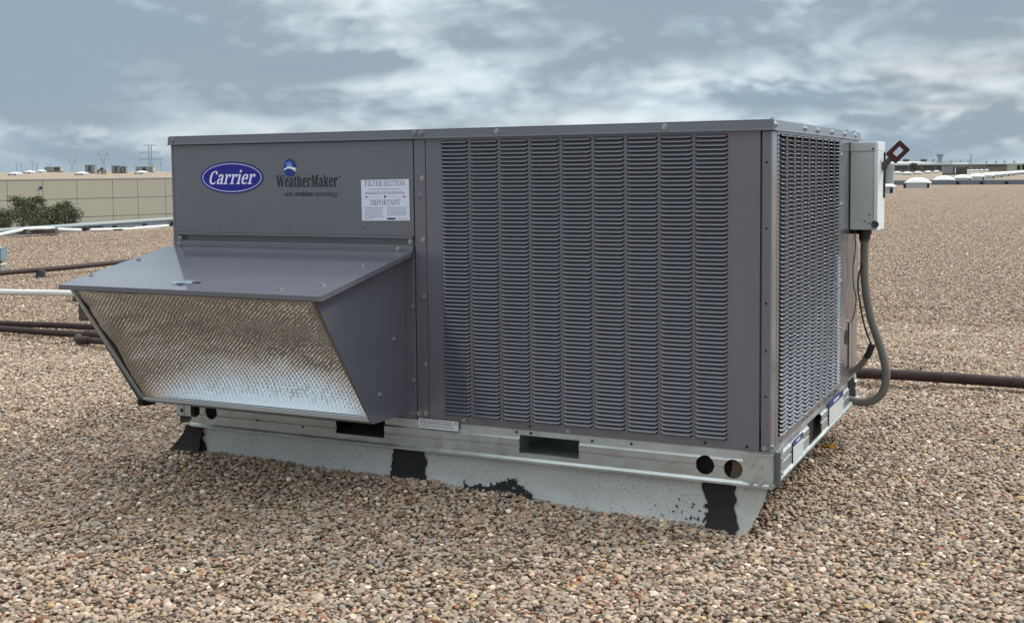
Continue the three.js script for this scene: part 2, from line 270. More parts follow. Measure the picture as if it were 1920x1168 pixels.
{
  const gravel = new THREE.Group(); gravel.name = 'gravel'; gravel.userData = { kind: 'stuff', label: 'multicoloured rounded roof gravel in beige grey and brown', category: 'gravel' }; scene.add(gravel);
  const rough = std({ color: 0xffffff, roughness: 0.72, bumpMap: dataTex(128, (u, v) => tfbm(u, v, 8, 4, 7), {}), bumpScale: 0.0008 });
  const NV = 7, shapes = [], lists = [];
  for (let i = 0; i < NV; i++) { const g = pebbleShape(2, i + 1); uvBoxSoft(g); shapes.push(g); lists.push([]); }
  function uvBoxSoft(g) { const p = g.attributes.position, uv = new Float32Array(p.count * 2); for (let i = 0; i < p.count; i++) { uv[i * 2] = p.getX(i) * 0.5; uv[i * 2 + 1] = p.getZ(i) * 0.5 + p.getY(i) * 0.3; } g.setAttribute('uv', new THREE.BufferAttribute(uv, 2)); }
  const fwd = new THREE.Vector2(-0.4389, -0.8985), cell = 1;
  const inner = (x, z) => x > -2.17 && x < -0.22 && z < -0.10 && z > -1.42;
  const cells = [];
  for (let ix = -110; ix < 60; ix++) for (let iz = -110; iz < 8; iz++) {
    const x = (ix + 0.5) * cell, z = (iz + 0.5) * cell, rx = x - CAM.pos.x, rz = z - CAM.pos.z, d = Math.hypot(rx, rz);
    if (d > 100) continue;
    const along = rx * fwd.x + rz * fwd.y, side = Math.abs(-rx * fwd.y + rz * fwd.x);
    if (along < 1.2 || side > along * 0.56 + 1.4) continue;
    const q = (x - PB.x) * pN.x + (z - PB.z) * pN.z; const t = (x - PB.x) * pDir.x + (z - PB.z) * pDir.z;
    if (q < 0.2 && t < 30) continue;
    { const ex = x - pEnd.x, ez = z - pEnd.z; if (ex * pOut.x + ez * pOut.z > 0 && ex * -pOut.z + ez * pOut.x < 0.7) continue; }
    cells.push([x, z, d, ix, iz]);
  }
  const c = new THREE.Color();
  const pebbleAt = (x, z, out) => { // one pebble: size, tilt, height in the layer
    const L = 0.0062 * Math.exp(rr(-0.25, 0.62)) * (rnd() < 0.04 ? 1.45 : 1) * 1.06;
    out.s = L; out.y = rr(-0.0062, 0.0062); out.yaw = rr(0, 6.283); out.tx = rr(-0.5, 0.5); out.tz = rr(-0.5, 0.5); return out;
  };
  const o = {};
  for (const [cx, cz, d, ix, iz] of cells) {
    if (d > 8.5) continue;
    srand(ix * 7349 + iz * 91193 + 77);
    const n = 78;                                                     // 78 x 78 pebbles in a square metre
    for (let a = 0; a < n; a++) for (let b = 0; b < n; b++) {
      const x = cx - 0.5 + (a + rr(0, 1)) / n, z = cz - 0.5 + (b + rr(0, 1)) / n;
      pebbleAt(x, z, o); const v = Math.floor(rnd() * NV); pebbleColor(c);
      if (inner(x, z)) continue;
      lists[v].push([x, GY + groundLift(x, z) + o.y * 0.72, z, o.s, o.yaw, o.tx, o.tz, c.r, c.g, c.b]);
    }
  }
  const m4 = new THREE.Matrix4(), q = new THREE.Quaternion(), e = new THREE.Euler(), p = new THREE.Vector3(), s = new THREE.Vector3();
  for (let i = 0; i < NV; i++) {
    const im = finish(new THREE.InstancedMesh(shapes[i], rough, lists[i].length)); im.name = 'pebbles'; im.userData = { kind: 'stuff' };
    lists[i].forEach((r, k) => { im.setMatrixAt(k, m4.compose(p.set(r[0], r[1], r[2]), q.setFromEuler(e.set(r[5], r[4], r[6], 'YXZ')), s.setScalar(r[3]))); im.setColorAt(k, c.setRGB(r[7], r[8], r[9])); });
    gravel.add(im);
  }
  // bed of small stuff between the pebbles, at the same lifts
  const bg = new THREE.PlaneGeometry(24, 24, 160, 160); bg.rotateX(-Math.PI / 2); const bp = bg.attributes.position;
  for (let i = 0; i < bp.count; i++) { const x = bp.getX(i) - 4, z = bp.getZ(i) - 6; bp.setXYZ(i, x, GY + groundLift(x, z) - 0.011, z); }
  bg.computeVertexNormals(); struct('gravel_bed', [uvBox(clean(bg))], M.gravelSheet);
  // patches of one square metre
  const patchMat = std({ vertexColors: true, roughness: 0.75 });
  const low = [1, 2, 3, 4].map((k) => clean(pebbleShape(1, k + 20)));
  for (let k = 0; k < 4; k++) {
    srand(900 + k * 31);
    const P = [], N = [], C = [], n = 56, nm = new THREE.Matrix3(), vv = new THREE.Vector3();
    for (let a = 0; a < n; a++) for (let b = 0; b < n; b++) {
      const x = -0.5 + (a + rr(0, 1)) / n, z = -0.5 + (b + rr(0, 1)) / n; pebbleAt(x, z, o); pebbleColor(c);
      m4.compose(p.set(x, o.y * 1.25, z), q.setFromEuler(e.set(o.tx, o.yaw, o.tz, 'YXZ')), s.setScalar(o.s * 1.06)); nm.getNormalMatrix(m4);
      const g = low[Math.floor(rnd() * low.length)], gp = g.attributes.position, gn = g.attributes.normal;
      for (let i = 0; i < gp.count; i++) { vv.fromBufferAttribute(gp, i).applyMatrix4(m4); P.push(vv.x, vv.y, vv.z); vv.fromBufferAttribute(gn, i).applyMatrix3(nm).normalize(); N.push(vv.x, vv.y, vv.z); C.push(c.r, c.g, c.b); }
    }
    const g = new THREE.BufferGeometry(); g.setAttribute('position', new THREE.Float32BufferAttribute(P, 3)); g.setAttribute('normal', new THREE.Float32BufferAttribute(N, 3)); g.setAttribute('color', new THREE.Float32BufferAttribute(C, 3));
    const mine = cells.filter(([, , d, ix, iz]) => d > 8.5 && Math.floor(hash2(ix, iz, 5) * 4) === k);
    const im = finish(new THREE.InstancedMesh(g, patchMat, mine.length)); im.name = 'pebbles'; im.userData = { kind: 'stuff' };
    mine.forEach(([x, z, , ix, iz], i) => { const h = groundLift(x, z), nx = groundLift(x - 0.4, z) - groundLift(x + 0.4, z), nz = groundLift(x, z - 0.4) - groundLift(x, z + 0.4); q.setFromUnitVectors(new THREE.Vector3(0, 1, 0), new THREE.Vector3(nx, 0.8, nz).normalize()).multiply(new THREE.Quaternion().setFromEuler(e.set(0, Math.floor(hash2(ix, iz, 9) * 4) * Math.PI / 2, 0))); im.setMatrixAt(i, m4.compose(p.set(x, GY + h, z), q, s.set(1.02, 1, 1.02))); });
    gravel.add(im);
  }
  console.log('near pebbles', lists.reduce((a, l) => a + l.length, 0), 'patches', cells.filter((q) => q[2] > 8.5).length);
}

// ---------------------------------------------------------------- parapet on the left
{
  const t = thing('roof_parapet', 'low blue grey sheet metal parapet along the left roof edge', 'parapet');
  const H = 0.22, A = pStart.clone(), B = pEnd.clone(); A.y = B.y = GY - 0.03;
  const L = A.distanceTo(B), back = pN.clone().negate();
  const mat = (o, y) => new THREE.Matrix4().makeBasis(pDir, new THREE.Vector3(0, 1, 0), pDir.clone().cross(new THREE.Vector3(0, 1, 0))).setPosition(o.x, y, o.z);
  const fz = new THREE.Vector3().copy(pDir).cross(new THREE.Vector3(0, 1, 0)).dot(pN) > 0 ? 1 : -1;   // +z of the local frame is towards the roof or not
  const seg = (x0, x1, y0, y1, z0, z1) => { const [a, b] = fz > 0 ? [z0, z1] : [-z1, -z0]; return turned(box(x0, x1, y0, y1, a, b, 0.004), mat(A, A.y)); };
  for (let x = 0; x < L; x += 3.05) part('wall_panel', [seg(x, Math.min(L, x + 3.044), 0, H, -0.24, 0)], M.steelBlue, t);
  for (let x = -0.7; x < L; x += 3.05) part('coping', [seg(Math.max(0, x), Math.min(L, x + 3.04), H, H + 0.035, -0.34, 0.02)], M.coping, t);
  for (const u of [152, 213, 270, 322]) { const p = byParapet(u, 425), x = p.clone().sub(A).setY(0).dot(pDir); part('strap', [seg(x - 0.05, x + 0.05, 0.04, 0.19, 0.001, 0.03)], M.dark, t); }
  { const p = byParapet(172, 425), x = p.clone().sub(A).setY(0).dot(pDir); part('scupper', [seg(x - 0.24, x + 0.24, 0.05, 0.20, 0.001, 0.05)], M.dark, t, 'dark open scupper box'); }
}

// ---------------------------------------------------------------- far side: second building of concrete panels on the left
const LB = {};
{
  const W0 = atDepth(0, 336, 200), W1 = atDepth(325, 333, 226); const topY = 0.53;
  const dir = W1.clone().sub(W0).setY(0).normalize(), P0 = W0.clone().setY(0).addScaledVector(dir, -90), len = 220;
  const n = dir.clone().cross(new THREE.Vector3(0, 1, 0)); if (n.dot(CAM.pos.clone().sub(W0)) < 0) n.negate();
  const b = thing('concrete_warehouse', 'long beige concrete panel warehouse beyond the parapet on the left', 'building');
  const M4 = new THREE.Matrix4().makeBasis(dir, new THREE.Vector3(0, 1, 0), n).setPosition(P0.x, 0, P0.z);
  if (M4.determinant() < 0) M4.makeBasis(dir, new THREE.Vector3(0, 1, 0), n.clone().negate()).setPosition(P0.x, 0, P0.z);
  const zs = new THREE.Vector3().setFromMatrixColumn(M4, 2).dot(n) > 0 ? 1 : -1;
  const bx = (x0, x1, y0, y1, z0, z1, r) => { const [a, c] = zs > 0 ? [z0, z1] : [-z1, -z0]; return turned(box(x0, x1, y0, y1, a, c, r), M4); };
  part('wall', [bx(0, len, -9, topY - 0.12, -1, -0.05)], M.joint, b);
  // joints surveyed at these columns of the photograph
  const js = [12, 79, 143, 210, 257, 309].map((u) => { const r = rayOf(u, 370), o = CAM.pos, nn = n; const t = W0.clone().sub(o).dot(nn) / r.dot(nn); return o.clone().addScaledVector(r, t).sub(P0).setY(0).dot(dir); });
  const xs = [...Array.from({ length: 9 }, (_, i) => js[0] - 6.2 * (9 - i)), ...js, ...Array.from({ length: 14 }, (_, i) => js[5] + 6.4 * (i + 1))];
  for (let i = 0; i + 1 < xs.length; i++) for (const [y0, y1] of [[topY - 3.48, topY - 0.14], [topY - 6.78, topY - 3.57], [-9, topY - 6.87]]) part('wall_panel', [bx(xs[i] + 0.035, xs[i + 1] - 0.035, y0, y1, -0.05, 0.10, 0.03)], M.tiltUp, b);
  part('coping', [bx(0, len, topY - 0.12, topY + 0.06, -0.6, 0.16)], M.rtuGrey, b);
  { const p = W0.clone(), r = rayOf(74, 352), t = p.clone().sub(CAM.pos).dot(n) / r.dot(n), q = CAM.pos.clone().addScaledVector(r, t), x = q.clone().sub(P0).setY(0).dot(dir); part('wall_lamp', [bx(x - 0.22, x + 0.22, q.y - 0.2, q.y + 0.2, 0.1, 0.4, 0.05)], M.dark, b); }
  // low sloped roof that rises to a ridge far behind
  const depth = 150, rise = 2.0; const g = new THREE.PlaneGeometry(len, depth, 1, 1); g.rotateX(-Math.PI / 2);
  const p = g.attributes.position; for (let i = 0; i < p.count; i++) { const x = p.getX(i) + len / 2, d = zs > 0 ? -(p.getZ(i)) + depth / 2 : p.getZ(i) + depth / 2; p.setXYZ(i, x, topY - 0.05 + rise * d / depth, zs > 0 ? -d - 0.6 : d + 0.6); }
  g.computeVertexNormals(); part('roof', [turned(uvBox(clean(g)), M4)], M.gravelSheet, b);
  LB.roofAt = (u, v) => { let t = 200; const r = rayOf(u, v), o = CAM.pos; for (let i = 0; i < 4000; i++, t += 0.5) { const q = o.clone().addScaledVector(r, t), d = -(q.clone().sub(W0).dot(n)); if (d > 0.6 && q.y <= topY - 0.05 + rise * Math.min(d, depth) / depth) return q; if (d > depth) return q; } return o.clone().addScaledVector(r, 330); };
}

// ---------------------------------------------------------------- skylights: a white dome on a pale kerb with dark corner clips
function makeSkylight(size, name, label, group) {
  const t = thing(name, label, 'skylight', [0, 0, 0], group), h = size / 2;
  part('kerb', [box(-h, h, 0, 0.26, -h, h, 0.01)], M.aluminium, t);
  part('frame', [box(-h - 0.04, h + 0.04, 0.26, 0.33, -h - 0.04, h + 0.04, 0.02)], M.whiteFascia, t);
  const g = new THREE.PlaneGeometry(size, size, 18, 18); g.rotateX(-Math.PI / 2); const p = g.attributes.position;
  for (let i = 0; i < p.count; i++) { const a = Math.abs(p.getX(i) / h), b = Math.abs(p.getZ(i) / h); p.setY(i, 0.33 + 0.24 * Math.pow(Math.max(0, 1 - a ** 2.2), 0.6) * Math.pow(Math.max(0, 1 - b ** 2.2), 0.6)); }
  g.computeVertexNormals(); part('dome', [clean(g)], M.whiteDome, t);
  for (const [sx, sz] of [[-1, 1], [1, 1]]) part('corner_clip', [box(sx * h - 0.055 + sx * 0.0, sx * h + 0.055, 0.02, 0.25, h - 0.05, h + 0.06, 0.01)], M.dark, t);
  return t;
}
const sky0 = makeSkylight(1.2, 'skylight', 'white domed skylight nearest the disconnect box, half hidden behind it', 'roof skylights in the receding row on the right');
{
  const ord = ['', 'white domed skylight standing alone just right of the disconnect box, largest fully in view', 'third white domed skylight of the receding right row, counted from the disconnect box', 'fourth white domed skylight of the receding right row, counted from the disconnect box', 'fifth white domed skylight of the receding right row, counted from the disconnect box'];
  const vs = [[1655, 363], [1722, 353], [1768, 347.5], [1801, 343]];
  const base = onLevel(1722, 352.5, GY);
  for (let i = 0; i < 18; i++) {
    const o = i ? sky0.clone() : sky0; if (i) { o.name = numbered('skylight'); scene.add(o); }
    o.position.set(base.x - 0.02 * (i - 1), GY, base.z - 14 * (i - 1)); o.userData = { ...sky0.userData };
    if (i > 0) o.userData.label = ord[i] ?? 'white domed skylight in the overlapping far end of the row at the right';
  }
  const spots2 = [[1684, 327], [1702, 328.2], [1722, 327.2], [1741, 325.6], [1757, 324.4]];
  const what = ['leftmost of the far skylights beside the disconnect handle', 'second of the far skylights right of the disconnect handle', 'third of the far skylights right of the disconnect handle', 'fourth of the far skylights, second left of the grey rooftop cabinets', 'far skylight directly left of the grey rooftop cabinets'];
  spots2.forEach(([u, v], i) => { const o = sky0.clone(); o.name = numbered('skylight'); scene.add(o); o.position.copy(onLevel(u, v, GY)); o.userData = { label: 'white dome, ' + what[i], category: 'skylight', group: 'far skylights in a row before the long pale roof' }; });
  for (let i = 0; i < 5; i++) { const o = sky0.clone(); o.name = numbered('skylight'); scene.add(o); o.position.copy(onLevel(1815 + i * 9, 322 - i * 0.3, GY)); o.userData = { label: 'small white skylight in the short far line right of the grey rooftop cabinets', category: 'skylight', group: 'farthest skylights right of the grey cabinets' }; }
  const spots3 = [[28, 329, 2.6, 'wide white skylight at the left end of the warehouse roof edge'], [55, 325.5, 2.6, 'white skylight second from the left on the warehouse roof'], [76, 323.5, 2.6, 'white skylight just left of the beige cabinet on the warehouse roof'], [153, 328.5, 2.6, 'white skylight below the left louvred grey unit on the warehouse roof'], [163, 325, 1.4, 'small white skylight touching the left louvred grey unit on the warehouse roof'], [265, 326.5, 2.8, 'white skylight below the pale green cabinet on the warehouse roof']];
  for (const [u, v, k, label] of spots3) { const o = sky0.clone(); o.name = numbered('skylight'); scene.add(o); o.position.copy(LB.roofAt(u, v)); o.scale.set(k * 0.7, k * 0.55, k * 0.7); o.userData = { label, category: 'skylight', group: 'skylights on the warehouse roof' }; }
}

// ---------------------------------------------------------------- equipment on the far warehouse roof
function cabinet(name, label, u, v, w, h, d, mat, slats, group) {
  const q = LB.roofAt(u, v), t = thing(name, label, 'rooftop unit', [q.x, q.y - 0.1, q.z], group); t.rotation.y = CAM.yaw * 0.9;
  part('body', [box(-w / 2, w / 2, 0.2, h, -d / 2, d / 2, 0.05)], mat, t); part('base', [box(-w / 2 + 0.1, w / 2 - 0.1, 0, 0.2, -d / 2 + 0.1, d / 2 - 0.1)], M.dark, t);
  part('cap', [box(-w / 2 - 0.08, w / 2 + 0.08, h, h + 0.12, -d / 2 - 0.08, d / 2 + 0.08, 0.03)], mat, t);
  for (let i = 0; i < slats; i++) { const x = -w / 2 + (i + 0.5) * w / slats; part('grille', [box(x - w / slats * 0.36, x + w / slats * 0.36, h * 0.3, h * 0.92, d / 2, d / 2 + 0.06)], i % 2 ? M.slate : M.rtuGrey, t); }
  return t;
}
cabinet('rooftop_cabinet', 'flat beige cabinet with a dark cap on the warehouse roof, left of the pylons', 100, 322, 5.2, 1.55, 2.2, M.rtuBeige, 2);
cabinet('condensing_unit', 'grey louvred unit on the warehouse roof, right beside the reddish stack', 170, 325, 2.6, 2.3, 2.2, M.rtuGrey, 3);
cabinet('condensing_unit', 'darker grey louvred unit on the warehouse roof, midway between stack and large pylon', 219, 325, 2.4, 2.1, 2.2, M.rtuGrey, 3);
cabinet('condensing_unit', 'narrow grey unit touching the right side of a louvred unit on the warehouse roof', 233, 325, 1.2, 1.9, 1.6, M.rtuGrey, 2);
cabinet('rooftop_cabinet', 'pale green grey cabinet on the warehouse roof below the largest pylon', 272, 323, 5.4, 1.75, 2.4, M.rtuBeige, 3);
{
  const q = LB.roofAt(190, 326.5), t = thing('exhaust_stack', 'short reddish brown stack with a dark cap on the warehouse roof', 'stack', [q.x, q.y - 0.1, q.z]);
  part('stack_body', [box(-0.9, 0.9, 0, 1.3, -0.7, 0.7, 0.08)], M.brownWall, t); part('cap', [new THREE.CylinderGeometry(0.3, 0.55, 0.5, 14).translate(0, 1.55, 0)], M.dark, t); part('pale_panel', [box(-0.3, 0.5, 0.1, 0.7, 0.7, 0.74)], M.whiteFascia, t);
}

// ---------------------------------------------------------------- bushes and trees before the warehouse wall
function tree(label, u, vTop, depth, width, height, s, dense) {
  const top = atDepth(u, vTop, depth), base = -9, t = thing('leafy_tree', label, 'tree', [top.x, base, top.z], 'trees before the concrete warehouse'), H = top.y - base;
  srand(s);
  const limbs = [rod([0, 0, 0], [0.1, H * 0.45, 0], 0.16, 7)], clumps = [];
  for (let i = 0; i < 9; i++) { const a = rr(0, 6.28), r = rr(0.15, 0.5) * width, y = H - height * rr(0.12, 0.85); limbs.push(rod([0.05, H * 0.35, 0], [Math.cos(a) * r, y, Math.sin(a) * r], 0.05, 5)); clumps.push([Math.cos(a) * r, y, Math.sin(a) * r, rr(0.16, 0.34) * width]); }
  for (let i = 0; i < 8; i++) clumps.push([rr(-0.3, 0.3) * width, H - height * rr(0.02, 0.4), rr(-0.3, 0.3) * width, rr(0.10, 0.24) * width]);
  for (let i = 0; i < 12; i++) clumps.push([rr(-0.5, 0.5) * width, H - height * rr(0.5, 1.3), rr(-0.4, 0.4) * width, rr(0.2, 0.34) * width]);
  part('trunk', limbs, M.bark, t);
  for (const mat of [M.leafA, M.leafB]) {
    const P = [], N = [], v = new THREE.Vector3(), a = new THREE.Vector3(), b = new THREE.Vector3();
    for (const [cx, cy, cz, cr] of clumps) for (let i = 0; i < dense * 0.62; i++) {
      v.set(rr(-1, 1), rr(-1, 1), rr(-1, 1)); if (v.lengthSq() > 1) v.normalize(); v.multiplyScalar(cr); v.y *= 0.8; v.add(a.set(cx, cy, cz));
      if (rnd() < 0.06) v.y += rr(0, 0.5);
      const l = rr(0.07, 0.17); a.set(rr(-1, 1), rr(-0.8, 0.8), rr(-1, 1)).normalize(); b.set(rr(-1, 1), rr(-1, 1), rr(-1, 1)).cross(a).normalize(); const nn = a.clone().cross(b);
      for (const [p, q] of [[-1, 0], [0, -0.45], [1, 0], [-1, 0], [1, 0], [0, 0.45]]) { P.push(v.x + a.x * p * l + b.x * q * l, v.y + a.y * p * l + b.y * q * l, v.z + a.z * p * l + b.z * q * l); N.push(nn.x, nn.y, nn.z); }
    }
    const g = new THREE.BufferGeometry(); g.setAttribute('position', new THREE.Float32BufferAttribute(P, 3)); g.setAttribute('normal', new THREE.Float32BufferAttribute(N, 3)); g.setAttribute('uv', new THREE.Float32BufferAttribute(new Float32Array(P.length / 3 * 2), 2));
    part('crown', g, mat, t);
  }
}
tree('dark loose tree cut off by the left frame edge, in front of the concrete wall', -2, 392, 140, 2.6, 2.6, 61, 70);
tree('bushy green tree left of centre in the clump, with a broad rounded top', 36, 371, 144, 3.0, 2.6, 62, 90);
tree('tallest pointed green tree in the clump before the concrete wall', 62, 368, 138, 3.0, 2.8, 63, 90);
tree('lowest filler bush between the pointed tree and the right end of the clump', 92, 390, 141, 3.0, 2.0, 65, 90);
tree('low rounded green tree at the right end of the clump', 119, 382, 142, 3.0, 2.0, 64, 90);

// ---------------------------------------------------------------- pylons on the horizon
function pylonThree(u, vTop, vBase, d, label) {
  const top = atDepth(u, vTop, d), t = thing('transmission_pylon', label, 'pylon', [top.x, -9, top.z], 'pylons on the horizon'); t.rotation.y = CAM.yaw + 0.15;
  const H = top.y + 9, px = d / CAM.f, w = 0.34 * px * 1.5, body = [];
  const half = (y) => y > H * 0.55 ? 2.6 * px : lerp(7.5 * px, 2.6 * px, y / (H * 0.55));
  const ys = Array.from({ length: 13 }, (_, i) => H * i / 12);
  for (let i = 0; i < 12; i++) for (const z of [-1, 1]) { const a = half(ys[i]), b = half(ys[i + 1]); for (const s of [-1, 1]) { body.push(beam([s * a, ys[i], z * a * 0.6], [s * b, ys[i + 1], z * b * 0.6], w)); body.push(beam([s * a, ys[i], z * a * 0.6], [-s * b, ys[i + 1], z * b * 0.6], w * 0.45)); } }
  part('lattice_body', body, M.lattice, t);
  for (const [dv, hw, drop] of [[1, 12, 0], [14, 17, 2.5], [27, 22, 2.5]]) { const y = H - dv * px, arm = []; for (const s of [-1, 1]) { arm.push(beam([s * 2.4 * px, y + 1.4 * px, 0], [s * hw * px, y - 0.4 * px, 0], w * 1.2)); arm.push(beam([s * 2.4 * px, y - 1.6 * px, 0], [s * hw * px, y - 0.4 * px, 0], w)); if (drop) arm.push(beam([s * (hw - 1) * px, y - 0.4 * px, 0], [s * (hw - 1) * px, y - (drop + 1) * px, 0], w * 1.3)); } part('cross_arm', arm, M.lattice, t); }
}
function pylonFork(u, vTop, d, k, label, group) {
  const top = atDepth(u, vTop, d), t = thing('transmission_pylon', label, 'pylon', [top.x, -9, top.z], group ?? 'pylons on the horizon'); t.rotation.y = CAM.yaw - 0.1;
  const H = top.y + 9, px = d / CAM.f, w = 0.42 * px, b = [], a = [];
  const yn = H - 17 * px * k;                                         // where the fork starts
  for (const s of [-1, 1]) { b.push(beam([s * 5 * px * k, 0, 0], [s * 1.6 * px * k, yn, 0], w)); a.push(beam([s * 1.6 * px * k, yn, 0], [s * 8 * px * k, H, 0], w * 1.3)); a.push(beam([s * 8 * px * k, H, 0], [s * 9.6 * px * k, H - 5.5 * px * k, 0], w)); a.push(beam([s * 1.2 * px * k, yn, 0], [s * 6.4 * px * k, H - 5.5 * px * k, 0], w * 0.8)); a.push(beam([s * 6.6 * px * k, H - 5.5 * px * k, 0], [s * 13 * px * k, H - 5 * px * k, 0], w * 0.9)); a.push(beam([s * 2.6 * px * k, H - 14 * px * k, 0], [s * 12 * px * k, H - 15 * px * k, 0], w * 0.6)); }
  for (let i = 0; i < 7; i++) { const y0 = yn * i / 7, y1 = yn * (i + 1) / 7, h0 = lerp(5, 1.6, i / 7) * px * k, h1 = lerp(5, 1.6, (i + 1) / 7) * px * k; b.push(beam([-h0, y0, 0], [h1, y1, 0], w * 0.5), beam([h0, y0, 0], [-h1, y1, 0], w * 0.5)); }
  part('lattice_body', b, M.lattice, t); part('forked_arms', a, M.lattice, t);
}
pylonThree(280, 271, 321, 1150, 'largest pylon, straight lattice mast with three pairs of arms, right of the others');
pylonFork(192, 285, 1250, 1, 'forked lattice pylon behind the louvred units, second largest');
pylonFork(134, 297, 1700, 0.72, 'middle sized forked pylon between the beige cabinet and the louvred units');
pylonFork(90, 306, 2300, 0.42, 'small faint forked pylon just above the beige cabinet');
pylonFork(67, 306, 2300, 0.42, 'small faint forked pylon left of the beige cabinet');
function mast(u, vTop, d, wpx, label, group) { const top = atDepth(u, vTop, d), px = d / CAM.f, t = thing('mast', label, 'mast', [top.x, -9, top.z], group), H = top.y + 9; t.rotation.y = CAM.yaw; part('pole', [new THREE.CylinderGeometry(0.4 * px * wpx, 0.6 * px * wpx, H, 8).translate(0, H / 2, 0)], M.lattice, t); part('cross_arm', [box(-2.2 * px * wpx, 2.2 * px * wpx, H - 3.2 * px, H - 2.6 * px, -0.2, 0.2)], M.lattice, t); part('lower_cross_arm', [box(-1.6 * px * wpx, 1.6 * px * wpx, H - 6.2 * px, H - 5.7 * px, -0.2, 0.2)], M.lattice, t); }
mast(29, 303, 2100, 0.8, 'thin mast on the horizon, leftmost of all masts');
mast(38, 304, 2100, 0.8, 'thin mast on the horizon, second from the left frame edge');
mast(59, 301, 2000, 1.0, 'thin taller mast on the horizon left of the beige cabinet');
mast(300, 304, 700, 0.9, 'dark utility pole right of the largest pylon');
mast(231, 303, 1500, 0.7, 'thin mast on the horizon between the two louvred unit groups and large pylon');

